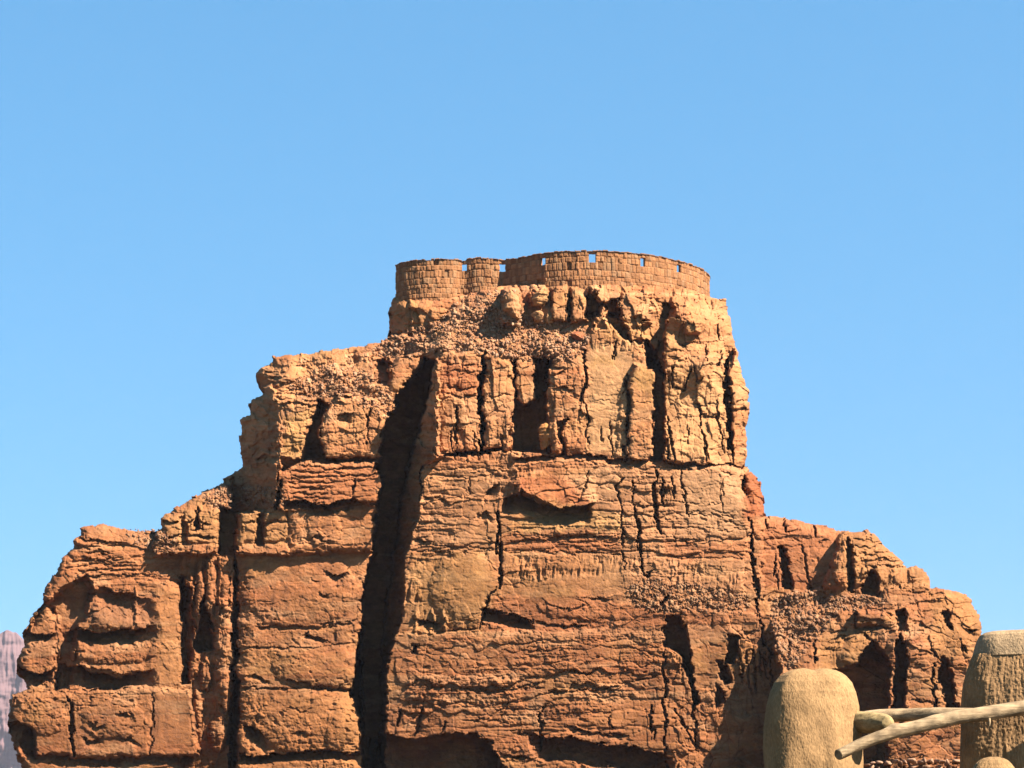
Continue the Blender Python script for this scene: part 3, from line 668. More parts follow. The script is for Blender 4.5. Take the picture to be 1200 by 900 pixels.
# ------------------------------------------------------------------ loose stones
def ico(sub):
    import bmesh
    bm = bmesh.new(); bmesh.ops.create_icosphere(bm, subdivisions=sub, radius=1)
    bm.verts.ensure_lookup_table()
    v = np.array([q.co[:] for q in bm.verts], np.float32); f = np.array([[w.index for w in q.verts] for q in bm.faces], np.int32); bm.free()
    return v, f
IV, IF = ico(1)
def scree_heap(poly, n, smin, smax, seed, label):
    rg = np.random.default_rng(seed); P = np.array(poly, np.float32)
    pts = []
    while len(pts) < n:
        c = rg.uniform(P.min(0), P.max(0), (n * 3, 2)).astype(np.float32)
        c = c[sdist(poly, c[:, 0], c[:, 1]) > -2 + 0 * c[:, 0]]
        pts += list(c)
    pts = pts[:n]; V_, F_, C_ = [], [], []
    for i, (u, v) in enumerate(pts):
        r = smin * (smax / smin) ** (rg.random() ** 2.8) * PX
        d = depth_at(u, v)
        c = np.array(at(u, v, Y0 - PX * (d + 0.3 * r / PX)))
        q = IV * (1 + 0.28 * rg.standard_normal((len(IV), 1)))
        # chop by a few planes so that the stone is angular
        for _ in range(7):
            nrm = rg.standard_normal(3); nrm /= np.linalg.norm(nrm); k = q @ nrm; h = rg.uniform(0.3, 0.7)
            q = q - np.outer(np.maximum(0, k - h), nrm)
        q = q * rg.uniform([.8, .7, .4], [1.9, 1.3, .9])
        A = np.linalg.qr(rg.standard_normal((3, 3)))[0]
        V_.append(q @ A.T * r + c); F_.append(IF + i * len(IV))
        b = [col(.41,.20,.10), col(.37,.17,.085), col(.45,.25,.14), col(.32,.145,.075), col(.40,.19,.095)][rg.integers(5)] * rg.uniform(.85, 1.15) * ALB * (1 - .2 * (v > 550))
        C_.append(np.tile(b, (len(IV), 1)))
    o = make_obj("scree", np.concatenate(V_), None, M_scree, np.concatenate(C_), tris=np.concatenate(F_))
    return tag(o, label, "scree", kind="stuff")
scree_heap(SCREE[0], 5200, 0.6, 3.6, 51, "broad apron of loose angular stones just below the fort wall")
scree_heap(SCREE[1], 1500, 0.6, 3.2, 52, "loose stones on the sloping left shoulder beside the dark cleft")
scree_heap(SCREE[2], 500, 1.0, 3.4, 53, "loose stones on the stepped ledge below the left shoulder")
scree_heap(SCREE[3], 1500, 0.6, 3.8, 54, "reddish rubble chute running down right of the main tower")
scree_heap(SCREE[4], 600, .8, 2.3, 55, "fine rubble lying on the ledge halfway up the main wall")
scree_heap(SCREE[5], 220, 1.0, 3.4, 56, "small rubble at the foot of the craggy knob on the right")
scree_heap(SCREE[6], 260, 1.0, 3.4, 57, "loose stones on top of the lowest left tower")

def boulder(u, v, ru, rv, seed, label, tint, out=0.5, banded=True, dep=None):
    rg = np.random.default_rng(seed); q, f = ico(5)
    q = q.copy()
    for _ in range(9):
        n = rg.standard_normal(3) * [1, 1, .6]; n /= np.linalg.norm(n); k = q @ n; h = rg.uniform(.55, .85); q = q - np.outer(np.maximum(0, k - h), n) * 0.9
    nn = fbm(q[:, 0] * 2.5 + q[:, 1] * 1.7 + seed, q[:, 2] * 3 + q[:, 1], seed, 4)
    f1_, f2_, ia_, _, _, _, _ = worley(q[:, 0] * 2.2 + q[:, 1] * 1.1 + seed, q[:, 2] * 2.6 + q[:, 1] * 1.3, seed)
    q = q * (1 + 0.14 * nn + 0.07 * ia_ - 0.1 * sstep(.1, 0, f2_ - f1_))[:, None]
    if banded: q[:, :2] *= (1 + 0.07 * np.sign(np.sin(q[:, 2] * 9 + seed)) * np.abs(np.sin(q[:, 2] * 9 + seed)) ** .3 + 0.05 * np.sin(q[:, 2] * 23))[:, None]
    d = depth_at(u, v + rv * 0.6) if dep is None else dep
    c = np.array(at(u, v, Y0 - PX * (d + out * ru)))
    vv = q * np.array([ru, ru, rv]) * PX
    cc = np.tile(np.array(tint, np.float32) * np.array([1.06, .90, .72], np.float32) * ALB, (len(q), 1)) * (1 + 0.2 * nn)[:, None]
    o = make_obj("boulder", vv, None, M_scree, cc, tris=f); o.location = c
    return tag(o, label, "boulder", "boulders on the ledges below the fort")
boulder(601, 359, 11, 20, 3, "tall banded boulder standing alone at the top of the stone apron", (.42,.23,.12), .35)
boulder(631, 349, 11, 11, 4, "rounded boulder right under the dark shaded wall section", (.42,.235,.115), .3)
boulder(630, 372, 9, 8, 5, "squat cracked block at the apron's upper right, below the rounded boulder", (.43,.24,.125), .3, False)
boulder(644, 372, 6, 8, 6, "small upright block wedged next to the squat cracked block", (.44,.25,.13), .3, False)
boulder(639, 512, 10, 17, 8, "smooth egg-shaped rock at the foot of the shaded alcove in the upper cliff", (.46,.22,.085), .4, True, -6)
boulder(676, 394, 8, 6, 9, "reddish lumpy boulder where the apron meets the smooth slab", (.36,.14,.075), .3, False)

# ================================================================== THE FORT
fort = bpy.data.objects.new("stone_fort", None); sc.collection.objects.link(fort)
tag(fort, "ruined round fort wall of hewn blocks crowning the butte", "fort")
# plan in design units: u to the right, w away from the viewer (0 = front of the big drum)
plan = []
FD = 46.0                                    # how far the front of the big drum lies behind the design plane
def arc(cx, cw, r, a0, a1, n):
    for k in range(n + 1):
        a = R(a0 + (a1 - a0) * k / n); plan.append((cx + r * math.sin(a), cw - r * math.cos(a)))
for k in range(31):
    a = R(-150 + 206 * k / 30); plan.append((505 + 42 * math.sin(a), 82 - 34 * math.cos(a)))               # left drum
for k in range(15):
    a = R(-62 + 88 * k / 14); plan.append((570 + 27 * math.sin(a), 69 - 13 * math.cos(a)))                # small drum
plan.append((589, 62)); plan.append((637, 14))
arc(690, 143, 143, -21, 90, 40)              # big drum
for k in range(1, 9): plan.append((833 - 8 * k, 143 + 22 * k))
for k in range(0, 9): plan.append((760 - 29 * k, 330 - 4 * k))
plan.append((490, 250)); plan.append((470, 180))
plan = np.array(plan, np.float64); plan = np.vstack([plan, plan[:1]])
seg = np.hypot(*np.diff(plan, axis=0).T); cs = np.concatenate([[0], np.cumsum(seg)])
L_ = cs[-1]; RES = 0.62
ns = int(L_ / RES); sarr = np.linspace(0, L_, ns, endpoint=False)
pu = np.interp(sarr, cs, plan[:, 0]); pw = np.interp(sarr, cs, plan[:, 1])
for _ in range(5):
    pu = (np.roll(pu, 1) + 2 * pu + np.roll(pu, -1)) / 4; pw = (np.roll(pw, 1) + 2 * pw + np.roll(pw, -1)) / 4
Yw = Y0 + PX * (FD + pw)
fx = (pu - 600) * PX * Yw / Y0 * 1.018; fy = Yw          # true plan in metres
# wall top height: level, a little lower to the left
zt_ref = at(690, 294.0, Y0 + PX * FD)[2]
ztop = zt_ref + np.interp(pu, [463, 545, 600, 640, 833], [0.05, -0.05, 0.05, 0.0, -0.1])
zl = at(502, 302.5, Y0 + PX * (FD + 40))[2]; z640 = at(636, 297, Y0 + PX * (FD + 13))[2]
ztop = np.interp(pu, [463, 502, 562, 640, 690, 833], [zl, zl, at(562, 300.5, Y0 + PX * (FD + 49))[2], z640, zt_ref, zt_ref - 0.15])
H = 6.0; nh = int(H / (RES * PX)); harr = np.linspace(0, H, nh + 1)         # measured down from the top
tx = np.roll(fx, -1) - np.roll(fx, 1); ty = np.roll(fy, -1) - np.roll(fy, 1); tl = np.hypot(tx, ty)
nx, ny = ty / tl, -tx / tl                                                   # outward normal
SS, HH = np.meshgrid(sarr, harr)
COUR = 6.8 * PX                                                              # course height
wav = 0.10 * fbm(SS / 24, HH / 2, 501, 3)
hh = HH - 0.10 + wav; cb = np.concatenate([[-1], np.cumsum(COUR * np.exp(np.random.default_rng(4).normal(0, .22, 30)))]); ci = np.clip(np.searchsorted(cb, hh), 1, 30); ft = (hh - cb[ci - 1]) / (cb[ci] - cb[ci - 1]); ci = ci.astype(float)
bw = 4.7                                                                     # block width, design units
off = hsh(ci, ci * 0 + 3, 77) * bw
g1 = (SS + off) / bw; bi = np.floor(g1); jl = hsh(bi, ci, 78) * 0.7 - 0.35; jr = hsh(bi + 1, ci, 78) * 0.7 - 0.35
fb = (g1 - bi - jl); bi = np.where(fb < 0, bi - 1, np.where(g1 - bi - 1 - jr > 0, bi + 1, bi))
jl = hsh(bi, ci, 78) * 0.7 - 0.35; jr = hsh(bi + 1, ci, 78) * 0.7 - 0.35
fb = (g1 - bi - jl) / (1 + jr - jl)
edge = np.minimum(np.minimum(fb, 1 - fb) * bw * PX * 1.0, np.minimum(ft, 1 - ft) * COUR)
cor = hsh(bi, ci, 79); rel = 0.11 * (cor - 0.5) - 0.22 * (hsh(bi, ci, 84) > .985) + 0.05 * (fb - .5) * (hsh(bi, ci, 85) - .5) - 0.06 * sstep(0.06, 0.01, edge) + 0.03 * fbm(SS / 2.2, HH / 0.18, 511, 3)
rel -= 0.10 * sstep(0.7, 0.95, fbm(SS / 5, HH / .3, 521, 2))
bc = hsh(bi, ci, 80)[..., None]; bd = hsh(bi, ci, 81)[..., None]
fc = col(.44,.205,.098) * (0.72 + 0.56 * bc); fc = fc * (1 - 0.35 * (bd > .8)) + col(.52,.33,.20) * 0.35 * (bd > .8)
fc = np.where(edge[..., None] < 0.03, fc * 0.85, fc) * ALB * np.array([.80, .74, .62], np.float32)
ex = fx[None, :] + nx[None, :] * rel; ey = fy[None, :] + ny[None, :] * rel
topn = 0.13 * hsh(np.floor(sarr / 6.5), sarr * 0, 83) + 0.16 * (hsh(np.floor(sarr / 9), sarr * 0, 86) > .955) + 0.03 * fbm(sarr / 4, sarr * 0, 87, 2)
ez = ztop[None, :] - HH - topn[None, :] * np.clip(1 - HH / 0.5, 0, 1)
# embrasures just under the coping: (centre u, width, top, height) in design units, on the front half only
holes = np.zeros(SS.shape, bool)
front = pw < 150
HOLES = [(543.5, 6, 4, 9.5), (588.5, 6.6, 4, 10.5), (635.5, 6.4, 4, 10), (694.5, 8.6, 2.4, 11.5), (754.5, 5.6, 3.6, 11), (797.5, 5.0, 3.6, 10.5)]
for (hu, hw, ht, hz) in HOLES:
    k = front & (np.abs(pu - hu) < hw / 2)
    holes |= k[None, :] & (HH > ht * PX) & (HH < (ht + hz) * PX)
TH = 0.42
ix = fx[None, :] - nx[None, :] * TH + 0 * HH; iy = fy[None, :] - ny[None, :] * TH + 0 * HH
nv = SS.size; id0 = np.arange(nv).reshape(SS.shape)
vo = np.stack([ex, ey, ez], -1).reshape(-1, 3); vi = np.stack([ix, iy, ez], -1).reshape(-1, 3)
hc = holes[:-1, :]                                                            # one flag per cell
def cells(base, flip):
    a = id0[:-1, :] + base; b = id0[1:, :] + base; c = np.roll(id0, -1, 1)[1:, :] + base; d = np.roll(id0, -1, 1)[:-1, :] + base
    q = np.stack([a, b, c, d], -1)[~hc]
    return q[:, ::-1] if flip else q
fq = [cells(0, False), cells(nv, True)]
nxt = np.roll(np.arange(ns), -1)
fq.append(np.stack([id0[0, :], id0[0, nxt], id0[0, nxt] + nv, id0[0, :] + nv], 1))             # top
for i in range(nh):                                                                            # jambs, sills, lintel undersides
    row = hc[i]
    if row.any():
        up = hc[i - 1] if i > 0 else np.zeros(ns, bool); dn = hc[i + 1] if i + 1 < nh else np.zeros(ns, bool)
        for j in np.where(row)[0]:
            jn = (j + 1) % ns
            if not row[j - 1]: fq.append(np.array([[id0[i, j], id0[i + 1, j], id0[i + 1, j] + nv, id0[i, j] + nv]]))
            if not row[jn]: fq.append(np.array([[id0[i, jn], id0[i, jn] + nv, id0[i + 1, jn] + nv, id0[i + 1, jn]]]))
            if not up[j]: fq.append(np.array([[id0[i, j], id0[i, j] + nv, id0[i, jn] + nv, id0[i, jn]]]))
            if not dn[j]: fq.append(np.array([[id0[i + 1, j], id0[i + 1, jn], id0[i + 1, jn] + nv, id0[i + 1, j] + nv]]))
make_obj("rampart", np.concatenate([vo, vi]), np.concatenate(fq), M_block, np.concatenate([fc.reshape(-1, 3)] * 2), parent=fort)
# thin uneven coping stones along the top, one mesh
cv, cq_, cc_ = [], [], []
j = 0
while j < ns - 1:
    n = int(RNG.integers(7, 14)); k = np.arange(j, min(j + n - 1, ns - 1) + 1)
    if True:
        o_ = 0.06 + 0.05 * RNG.random(); h0 = 0.0; h1 = 0.03 + 0.12 * RNG.random(); b0 = len(cv) and sum(len(a) for a in cv)
        zz = ztop[k] - topn[k] + 0.004
        A = np.stack([fx[k] + nx[k] * o_, fy[k] + ny[k] * o_, zz + h0], 1); B = A.copy(); B[:, 2] += h1
        Cc = np.stack([fx[k] - nx[k] * (TH + .05), fy[k] - ny[k] * (TH + .05), zz + h1], 1); Dd = Cc.copy(); Dd[:, 2] -= h1
        m = len(k); P_ = np.concatenate([A, B, Cc, Dd]); cv.append(P_)
        for a_, b_ in ((0, 1), (1, 2), (2, 3), (3, 0)):
            r_ = np.arange(m - 1); cq_.append(b0 + np.stack([a_ * m + r_, a_ * m + r_ + 1, b_ * m + r_ + 1, b_ * m + r_], 1))
        cq_.append(b0 + np.array([[0, m, 2 * m, 3 * m], [m - 1, 4 * m - 1, 3 * m - 1, 2 * m - 1]]))
        cc_.append(np.tile(col(.34,.165,.085) * ALB * 0.8 * RNG.uniform(.8, 1.2), (len(P_), 1)))
    j += n
make_obj("coping", np.concatenate(cv), np.concatenate(cq_), M_block, np.concatenate(cc_), parent=fort)

# ================================================================== FAR RANGE
fu = np.arange(-420, 130, 1.0); fv = np.arange(700, 1012, 1.0)
FU, FV = np.meshgrid(fu, fv)
top = np.interp(fu, [-420,-300,-200,-120,-60,-20,0,8,20,26,34,50,90,130], [770,745,758,735,748,742,741,739,742,752,776,800,850,905]) + 3 * fbm(fu / 9, fu * 0, 601, 3)
tt = np.clip((FV - top[None, :]) / (1011 - top[None, :]), 0, 1)
Fv = top[None, :] + (1011 - top[None, :]) * np.linspace(0, 1, len(fv))[:, None] + 0 * FU; tt = np.linspace(0, 1, len(fv))[:, None] + 0 * FU
cliff = sstep(0.5, 0.62, tt)
depth = 22 * tt + 120 * np.clip(tt - .58, 0, 1) + 16 * fbm(FU / 26, Fv / 90, 611, 4) + 5 * np.abs(fbm(FU / 9, Fv / 60, 621, 4)) + 2 * fbm(FU / 30, Fv / 9, 631, 3)
FY = 5000 - depth * 3.2
X, Yy, Z = at(FU, Fv, FY)
vv = np.stack([X, Yy, Z], -1).reshape(-1, 3); n0 = len(vv)
bk = np.stack([X[0], Yy[0] + 800, Z[0] - 80], -1); bk2 = np.stack([X[0], Yy[0] + 2200, Z[0] * 0], -1)
fid = np.arange(FU.size).reshape(FU.shape)
q = np.stack([fid[:-1, :-1], fid[1:, :-1], fid[1:, 1:], fid[:-1, 1:]], -1).reshape(-1, 4)
m = len(fu); r_ = np.arange(m - 1)
q = np.concatenate([q, np.stack([fid[0, :-1], fid[0, 1:], n0 + r_ + 1, n0 + r_], 1), np.stack([n0 + r_, n0 + r_ + 1, n0 + m + r_ + 1, n0 + m + r_], 1)])
hills = make_obj("hills", np.concatenate([vv, bk, bk2]), q, M_far, smooth=False)
tag(hills, "hazy mauve cliffs far behind the butte on the left", "hills", kind="structure")

# ground
gx = np.array([-30000, -2000, -400, -120, -40, 0, 40, 120, 400, 2000, 30000.0]); gy = np.array([-2000, -100, 0, 8, 20, 40, 80, 150, 230, 400, 2000, 40000.0])
GX, GY = np.meshgrid(gx, gy); gi = np.arange(GX.size).reshape(GX.shape)
ground = make_obj("ground", np.stack([GX, GY, 0 * GX], -1).reshape(-1, 3), np.stack([gi[:-1, :-1], gi[:-1, 1:], gi[1:, 1:], gi[1:, :-1]], -1).reshape(-1, 4), M_ground)
tag(ground, "desert ground out of view, darkened to cut bounced light", "ground", kind="structure")

# ================================================================== FOREGROUND
def mud_mat(name, base, streak):
    m, t, p = new_mat(name); N = t.nodes; L = t.links
    tc = N.new("ShaderNodeTexCoord")
    n1 = N.new("ShaderNodeTexNoise"); n1.inputs["Scale"].default_value = 7; n1.inputs["Detail"].default_value = 8
    n2 = N.new("ShaderNodeTexNoise"); n2.inputs["Scale"].default_value = 90; n2.inputs["Detail"].default_value = 5
    mp = N.new("ShaderNodeMapping"); mp.inputs["Scale"].default_value = (1, 1, streak)
    L.new(tc.outputs["Object"], mp.inputs[0]); L.new(mp.outputs[0], n2.inputs[0]); L.new(tc.outputs["Object"], n1.inputs[0])
    cr = N.new("ShaderNodeValToRGB"); cr.color_ramp.elements[0].position = .3; cr.color_ramp.elements[1].position = .72
    cr.color_ramp.elements[0].color = (*[c * .72 for c in base], 1); cr.color_ramp.elements[1].color = (*[c * 1.2 for c in base], 1)
    L.new(n1.outputs["Fac"], cr.inputs[0])
    r2 = N.new("ShaderNodeMapRange"); r2.inputs[1].default_value = .3; r2.inputs[2].default_value = .7; r2.inputs[3].default_value = .8; r2.inputs[4].default_value = 1.15
    L.new(n2.outputs["Fac"], r2.inputs[0])
    mx = N.new("ShaderNodeVectorMath"); mx.operation = 'SCALE'; L.new(cr.outputs[0], mx.inputs[0]); L.new(r2.outputs[0], mx.inputs["Scale"])
    L.new(mx.outputs[0], p.inputs["Base Color"])
    n3 = N.new("ShaderNodeTexNoise"); n3.inputs["Scale"].default_value = 260; n3.inputs["Detail"].default_value = 3
    mp3 = N.new("ShaderNodeMapping"); mp3.inputs["Scale"].default_value = (1, 1, .22); mp3.inputs["Rotation"].default_value = (.25, .2, 0); L.new(tc.outputs["Object"], mp3.inputs[0]); L.new(mp3.outputs[0], n3.inputs[0])
    r3 = N.new("ShaderNodeMapRange"); r3.inputs[1].default_value = .36; r3.inputs[2].default_value = .66; r3.inputs[3].default_value = .85; r3.inputs[4].default_value = 1.1; L.new(n3.outputs["Fac"], r3.inputs[0])
    mx3 = N.new("ShaderNodeVectorMath"); mx3.operation = 'SCALE'; L.new(mx.outputs[0], mx3.inputs[0]); L.new(r3.outputs[0], mx3.inputs["Scale"]); L.new(mx3.outputs[0], p.inputs["Base Color"])
    ad = N.new("ShaderNodeMath"); ad.operation = 'ADD'; L.new(n2.outputs["Fac"], ad.inputs[0]); L.new(n3.outputs["Fac"], ad.inputs[1])
    b = N.new("ShaderNodeBump"); b.inputs["Strength"].default_value = .6; b.inputs["Distance"].default_value = .005
    L.new(ad.outputs[0], b.inputs["Height"]); L.new(b.outputs[0], p.inputs["Normal"])
    p.inputs["Roughness"].default_value = .95; p.inputs["Specular IOR Level"].default_value = .1
    return m
M_mud = mud_mat("mud_plaster", (.222, .124, .053), .5)
M_mud2 = mud_mat("mud_plaster_dark", (.228, .124, .054), .25)
M_cap = mud_mat("mud_cap", (.25, .16, .085), 1.0)

def at1(u, v, Y): return np.array([float(q) for q in at(u, v, Y)])
def pillar(name, Y, prof, uc, depth, yaw, mat, seed, disp, notch=0.0, expo=3.2, nth=620, streak=5.0, lump=None, parent=None, zlo=0.0, nz=700, slump=.011, topdrip=0.0, wst=.4, wpit=.5):
    """a rammed-earth pier: rounded-square plan, half widths given over height as (v, half width)"""
    m = Y / 3000 / math.cos(PITCH) * 1.02
    pv = [q[0] for q in prof]; zz = [at1(uc, q[0], Y)[2] for q in prof]; hw = [q[1] * Y / 3000.0 for q in prof]
    x0 = at1(uc, 850, Y)[0]
    ztop_, zbot = zz[0], zlo
    tz = np.linspace(0, 1, nz) ** 1.0; zs = ztop_ + (zbot - ztop_) * tz ** 1.7
    w = np.interp(-zs, [-a for a in zz], hw)
    th = np.linspace(0, 2 * math.pi, nth, endpoint=False); TH_, ZZ = np.meshgrid(th, zs); WW = w[:, None] + 0 * TH_
    c, s = np.cos(TH_), np.sin(TH_); rr = (np.abs(c) ** expo + np.abs(s) ** expo) ** (-1 / expo)
    dr = np.clip(WW / max(hw), 0, 1)
    X = rr * c * WW; Yl = rr * s * (depth * dr)
    arcp = TH_ * max(hw) * 1.2
    stk = fbm(arcp * 45, ZZ * 45 / streak, seed, 4, .6); grn = fbm(arcp * 90, ZZ * 70, seed + 5, 4, .65)
    pit = worley(arcp * 60, ZZ * 48, seed + 15)[0]
    n = disp * (wst * stk + 0.9 * grn + wpit * np.clip(pit, 0, .6) + 1.6 * fbm(arcp * 4, ZZ * 3, seed + 9, 3) + topdrip * np.exp(-(ztop_ - ZZ) / .07) * -np.abs(fbm(arcp * 22, ZZ * 2, seed + 19, 3)))
    n = n + slump * fbm(arcp * 3.2, ZZ * 2.6, seed + 29, 2) + slump * .5 * fbm(arcp * 11, ZZ * 9, seed + 31, 2)
    dirx, diry = c, s
    X = X + dirx * n; Yl = Yl + diry * n
    if lump:
        for (lu, lv, ru, rv, h) in lump:
            lz = at1(uc, lv, Y)[2]; lx = (lu - uc) * Y / 3000
            g = np.exp(-(((X - lx) / (ru * Y / 3000)) ** 2) ** 2 - (((ZZ - lz) / (rv * Y / 3000)) ** 2) ** 2); Yl = Yl - np.where(s < 0, h * g, 0)
    Zl = ZZ - notch * np.exp(-((X + .004) / (.13 * max(hw))) ** 2) * np.exp(-((ZZ - ztop_) / .03) ** 2)
    ca, sa = math.cos(yaw), math.sin(yaw)
    XX = X * ca - Yl * sa; YY = X * sa + Yl * ca
    v = np.stack([XX, YY, Zl], -1).reshape(-1, 3); i = np.arange(TH_.size).reshape(TH_.shape)
    q = np.stack([i[:-1], np.roll(i, -1, 1)[:-1], np.roll(i, -1, 1)[1:], i[1:]], -1).reshape(-1, 4)[:, ::-1]
    tc = np.array([[0, 0, ztop_ - notch * .9]]); tr = np.stack([i[0], np.roll(i[0], -1), np.full(nth, v.shape[0])], 1)
    o = make_obj(name, np.concatenate([v, tc]), q, mat, smooth=True, tris=tr, parent=parent)
    if parent is None: o.location = (x0, Y, 0)
    return o
P1 = pillar("mud_pillar", 13.0, [(782.5,8),(783.6,18),(785.6,27),(788.5,33.5),(792.5,39),(800,45.5),(812,50.5),(828,53.5),(850,55),(880,56),(910,56.5),(1000,58),(1400,64)], 954, .19, R(10), M_mud, 21, .0021, notch=.013, expo=3.0,
            lump=[(972, 925, 14, 46, .02)])
tag(P1, "pale round-topped mud-brick pillar with a notched crown, left of the logs", "pillar", "mud pillars")
P2 = bpy.data.objects.new("mud_pillar", None); sc.collection.objects.link(P2); P2.location = (at1(1212, 850, 13.2)[0], 13.2, 0)
tag(P2, "broad brown mud pillar with deep drip grooves and a pale smooth cap, cut by the right edge", "pillar", "mud pillars")
pillar("shaft", 13.2, [(767,66.5),(768.5,68),(772,69.5),(780,72.5),(790,76),(800,78.5),(830,81.5),(880,83.5),(920,85),(1400,92)], 1212, .30, R(-15), M_mud2, 33, .0048, expo=3.4, streak=7.0, wst=1.1, wpit=.25, parent=P2, topdrip=2.6)
pillar("cap", 13.2, [(739,16),(739.6,34),(740.6,46),(742.4,54),(745.5,59),(752,62.5),(760,65.3),(767,67.3),(770,68.2)], 1212, .222, R(-15), M_cap, 44, .0022, expo=3.2, streak=1.5, parent=P2, zlo=at1(1212, 770, 13.2)[2], nz=160)
P3 = pillar("mud_post", 9.5, [(887,5),(888.5,11),(891,16),(895,20),(900,23.5),(915,27),(1000,30),(1600,34)], 1163, .085, R(-5), M_mud, 55, .0016, expo=2.4, nth=240)
tag(P3, "low dome-topped mud post in front of the grooved pillar", "post")

# wood
def wood_mat(name, a, b_):
    m, t, p = new_mat(name); N = t.nodes; L = t.links
    at_ = N.new("ShaderNodeAttribute"); at_.attribute_name = "tint"
    tc = N.new("ShaderNodeTexCoord"); mp = N.new("ShaderNodeMapping"); mp.inputs["Scale"].default_value = (3, 40, 40)
    L.new(tc.outputs["Object"], mp.inputs[0])
    n = N.new("ShaderNodeTexNoise"); n.inputs["Scale"].default_value = 2.0; n.inputs["Detail"].default_value = 8; n.inputs["Roughness"].default_value = .7; L.new(mp.outputs[0], n.inputs[0])
    cr = N.new("ShaderNodeValToRGB"); cr.color_ramp.elements[0].position = .3; cr.color_ramp.elements[1].position = .7
    cr.color_ramp.elements[0].color = (*a, 1); cr.color_ramp.elements[1].color = (*b_, 1); L.new(n.outputs["Fac"], cr.inputs[0])
    nb_ = N.new("ShaderNodeTexNoise"); nb_.inputs["Scale"].default_value = 14; nb_.inputs["Detail"].default_value = 6; L.new(tc.outputs["Object"], nb_.inputs[0])
    rb = N.new("ShaderNodeMapRange"); rb.inputs[1].default_value = .35; rb.inputs[2].default_value = .62; rb.inputs[3].default_value = .5; rb.inputs[4].default_value = 1.15; L.new(nb_.outputs["Fac"], rb.inputs[0])
    mb = N.new("ShaderNodeVectorMath"); mb.operation = 'SCALE'; L.new(cr.outputs[0], mb.inputs[0]); L.new(rb.outputs[0], mb.inputs["Scale"]); L.new(mb.outputs[0], p.inputs["Base Color"])
    b = N.new("ShaderNodeBump"); b.inputs["Strength"].default_value = .8; b.inputs["Distance"].default_value = .005; L.new(n.outputs["Fac"], b.inputs["Height"]); L.new(b.outputs[0], p.inputs["Normal"])
    p.inputs["Roughness"].default_value = .85; p.inputs["Specular IOR Level"].default_value = .2
    return m
M_wood = wood_mat("weathered_wood", (.14, .085, .042), (.31, .21, .112))
M_cut = wood_mat("cut_wood", (.12, .07, .035), (.24, .16, .08))
M_bark = wood_mat("torn_bark", (.13, .08, .03), (.27, .185, .08))

def log_mesh(name, pts, mat, seed, parent=None, nseg=160, nr=40, knots=(), amp=.0025, caps=True):
    """pts: (u, v, radius in units, Y) along the log"""
    P = np.array([list(at1(a, b, y)) + [0.94 * r * y / 3000.0] for (a, b, r, y) in pts])
    tl = np.concatenate([[0], np.cumsum(np.linalg.norm(np.diff(P[:, :3], axis=0), axis=1))]); t = np.linspace(0, tl[-1], nseg)
    C = np.stack([np.interp(t, tl, P[:, k]) for k in range(4)], 1)
    for _ in range(14): C[1:-1] = (C[:-2] + 2 * C[1:-1] + C[2:]) / 4
    tan_ = np.gradient(C[:, :3], axis=0); tan_ /= np.linalg.norm(tan_, axis=1)[:, None]
    up = np.array([0, 0, 1.0]); b1 = np.cross(tan_, up); b1 /= np.linalg.norm(b1, axis=1)[:, None]; b2 = np.cross(b1, tan_)
    th = np.linspace(0, 2 * math.pi, nr, endpoint=False)
    tg, hg = np.meshgrid(t, th, indexing='ij')
    rad = C[:, 3:4] * (1 + 0.05 * fbm(tg * 8, hg * 0 + seed, seed, 3)) + amp * fbm(tg * 9, hg * 2.5, seed + 1, 4) + amp * .8 * np.abs(fbm(tg * 5, hg * 7, seed + 2, 3))
    for (kt, kh, kr, ka) in knots: rad = rad + ka * np.exp(-((tg - kt * tl[-1]) / kr) ** 2 - (np.angle(np.exp(1j * (hg - kh))) / .7) ** 2)
    v = C[:, None, :3] + rad[..., None] * (np.cos(hg)[..., None] * b1[:, None, :] + np.sin(hg)[..., None] * b2[:, None, :])
    v = v.reshape(-1, 3); i = np.arange(nseg * nr).reshape(nseg, nr)
    q = np.stack([i[:-1], i[1:], np.roll(i, -1, 1)[1:], np.roll(i, -1, 1)[:-1]], -1).reshape(-1, 4)
    v = np.concatenate([v, C[:1, :3] - tan_[0] * C[0, 3] * .08, C[-1:, :3] + tan_[-1] * C[-1, 3] * .1]); n = nseg * nr
    tr = np.concatenate([np.stack([i[0], np.roll(i[0], -1), np.full(nr, n)], 1), np.stack([np.roll(i[-1], -1), i[-1], np.full(nr, n + 1)], 1)])
    org = C[0, :3].copy()
    o = make_obj(name, v - org if parent is None else v - np.array(parent.location), q, mat, smooth=True, tris=tr, parent=parent)
    if parent is None: o.location = org
    return o
LG = log_mesh("log_rail", [(984,884,6.4,12.66),(1004,874,6.8,12.67),(1026,865,7.2,12.68),(1052,857,7.6,12.69),(1085,849,8.2,12.70),(1118,841,8.6,12.72),(1160,835.5,8.6,12.74),(1200,829,9.0,12.76),(1300,812,9.5,12.8)], M_wood, 61,
              knots=((.21, 1.7, .03, .012), (.22, .6, .03, .006), (.55, 4.4, .02, .004), (.36, 2.0, .03, .004)))
tag(LG, "long weathered grey log crossing before the grooved pillar, cut end lower left", "log")
LG2 = log_mesh("log_rail", [(1003,842,7.5,13.08),(1030,839,8.0,13.05),(1060,838,8.0,13.0),(1100,836.5,7.6,12.9),(1140,836,6.4,12.83),(1170,836,5,12.82)], M_wood, 62)
tag(LG2, "thinner straight pole lying behind the long log, just above it", "log")
ST = log_mesh("log_stub", [(985,846,12,13.02),(1006,846,13,12.95),(1022,847,13,12.89),(1034,847.5,11.5,12.84),(1041,848,9.0,12.80)], M_bark, 63, amp=.006, nseg=80)
tag(ST, "short thick yellowish log stub with torn bark poking out of the pale pillar", "log stub")
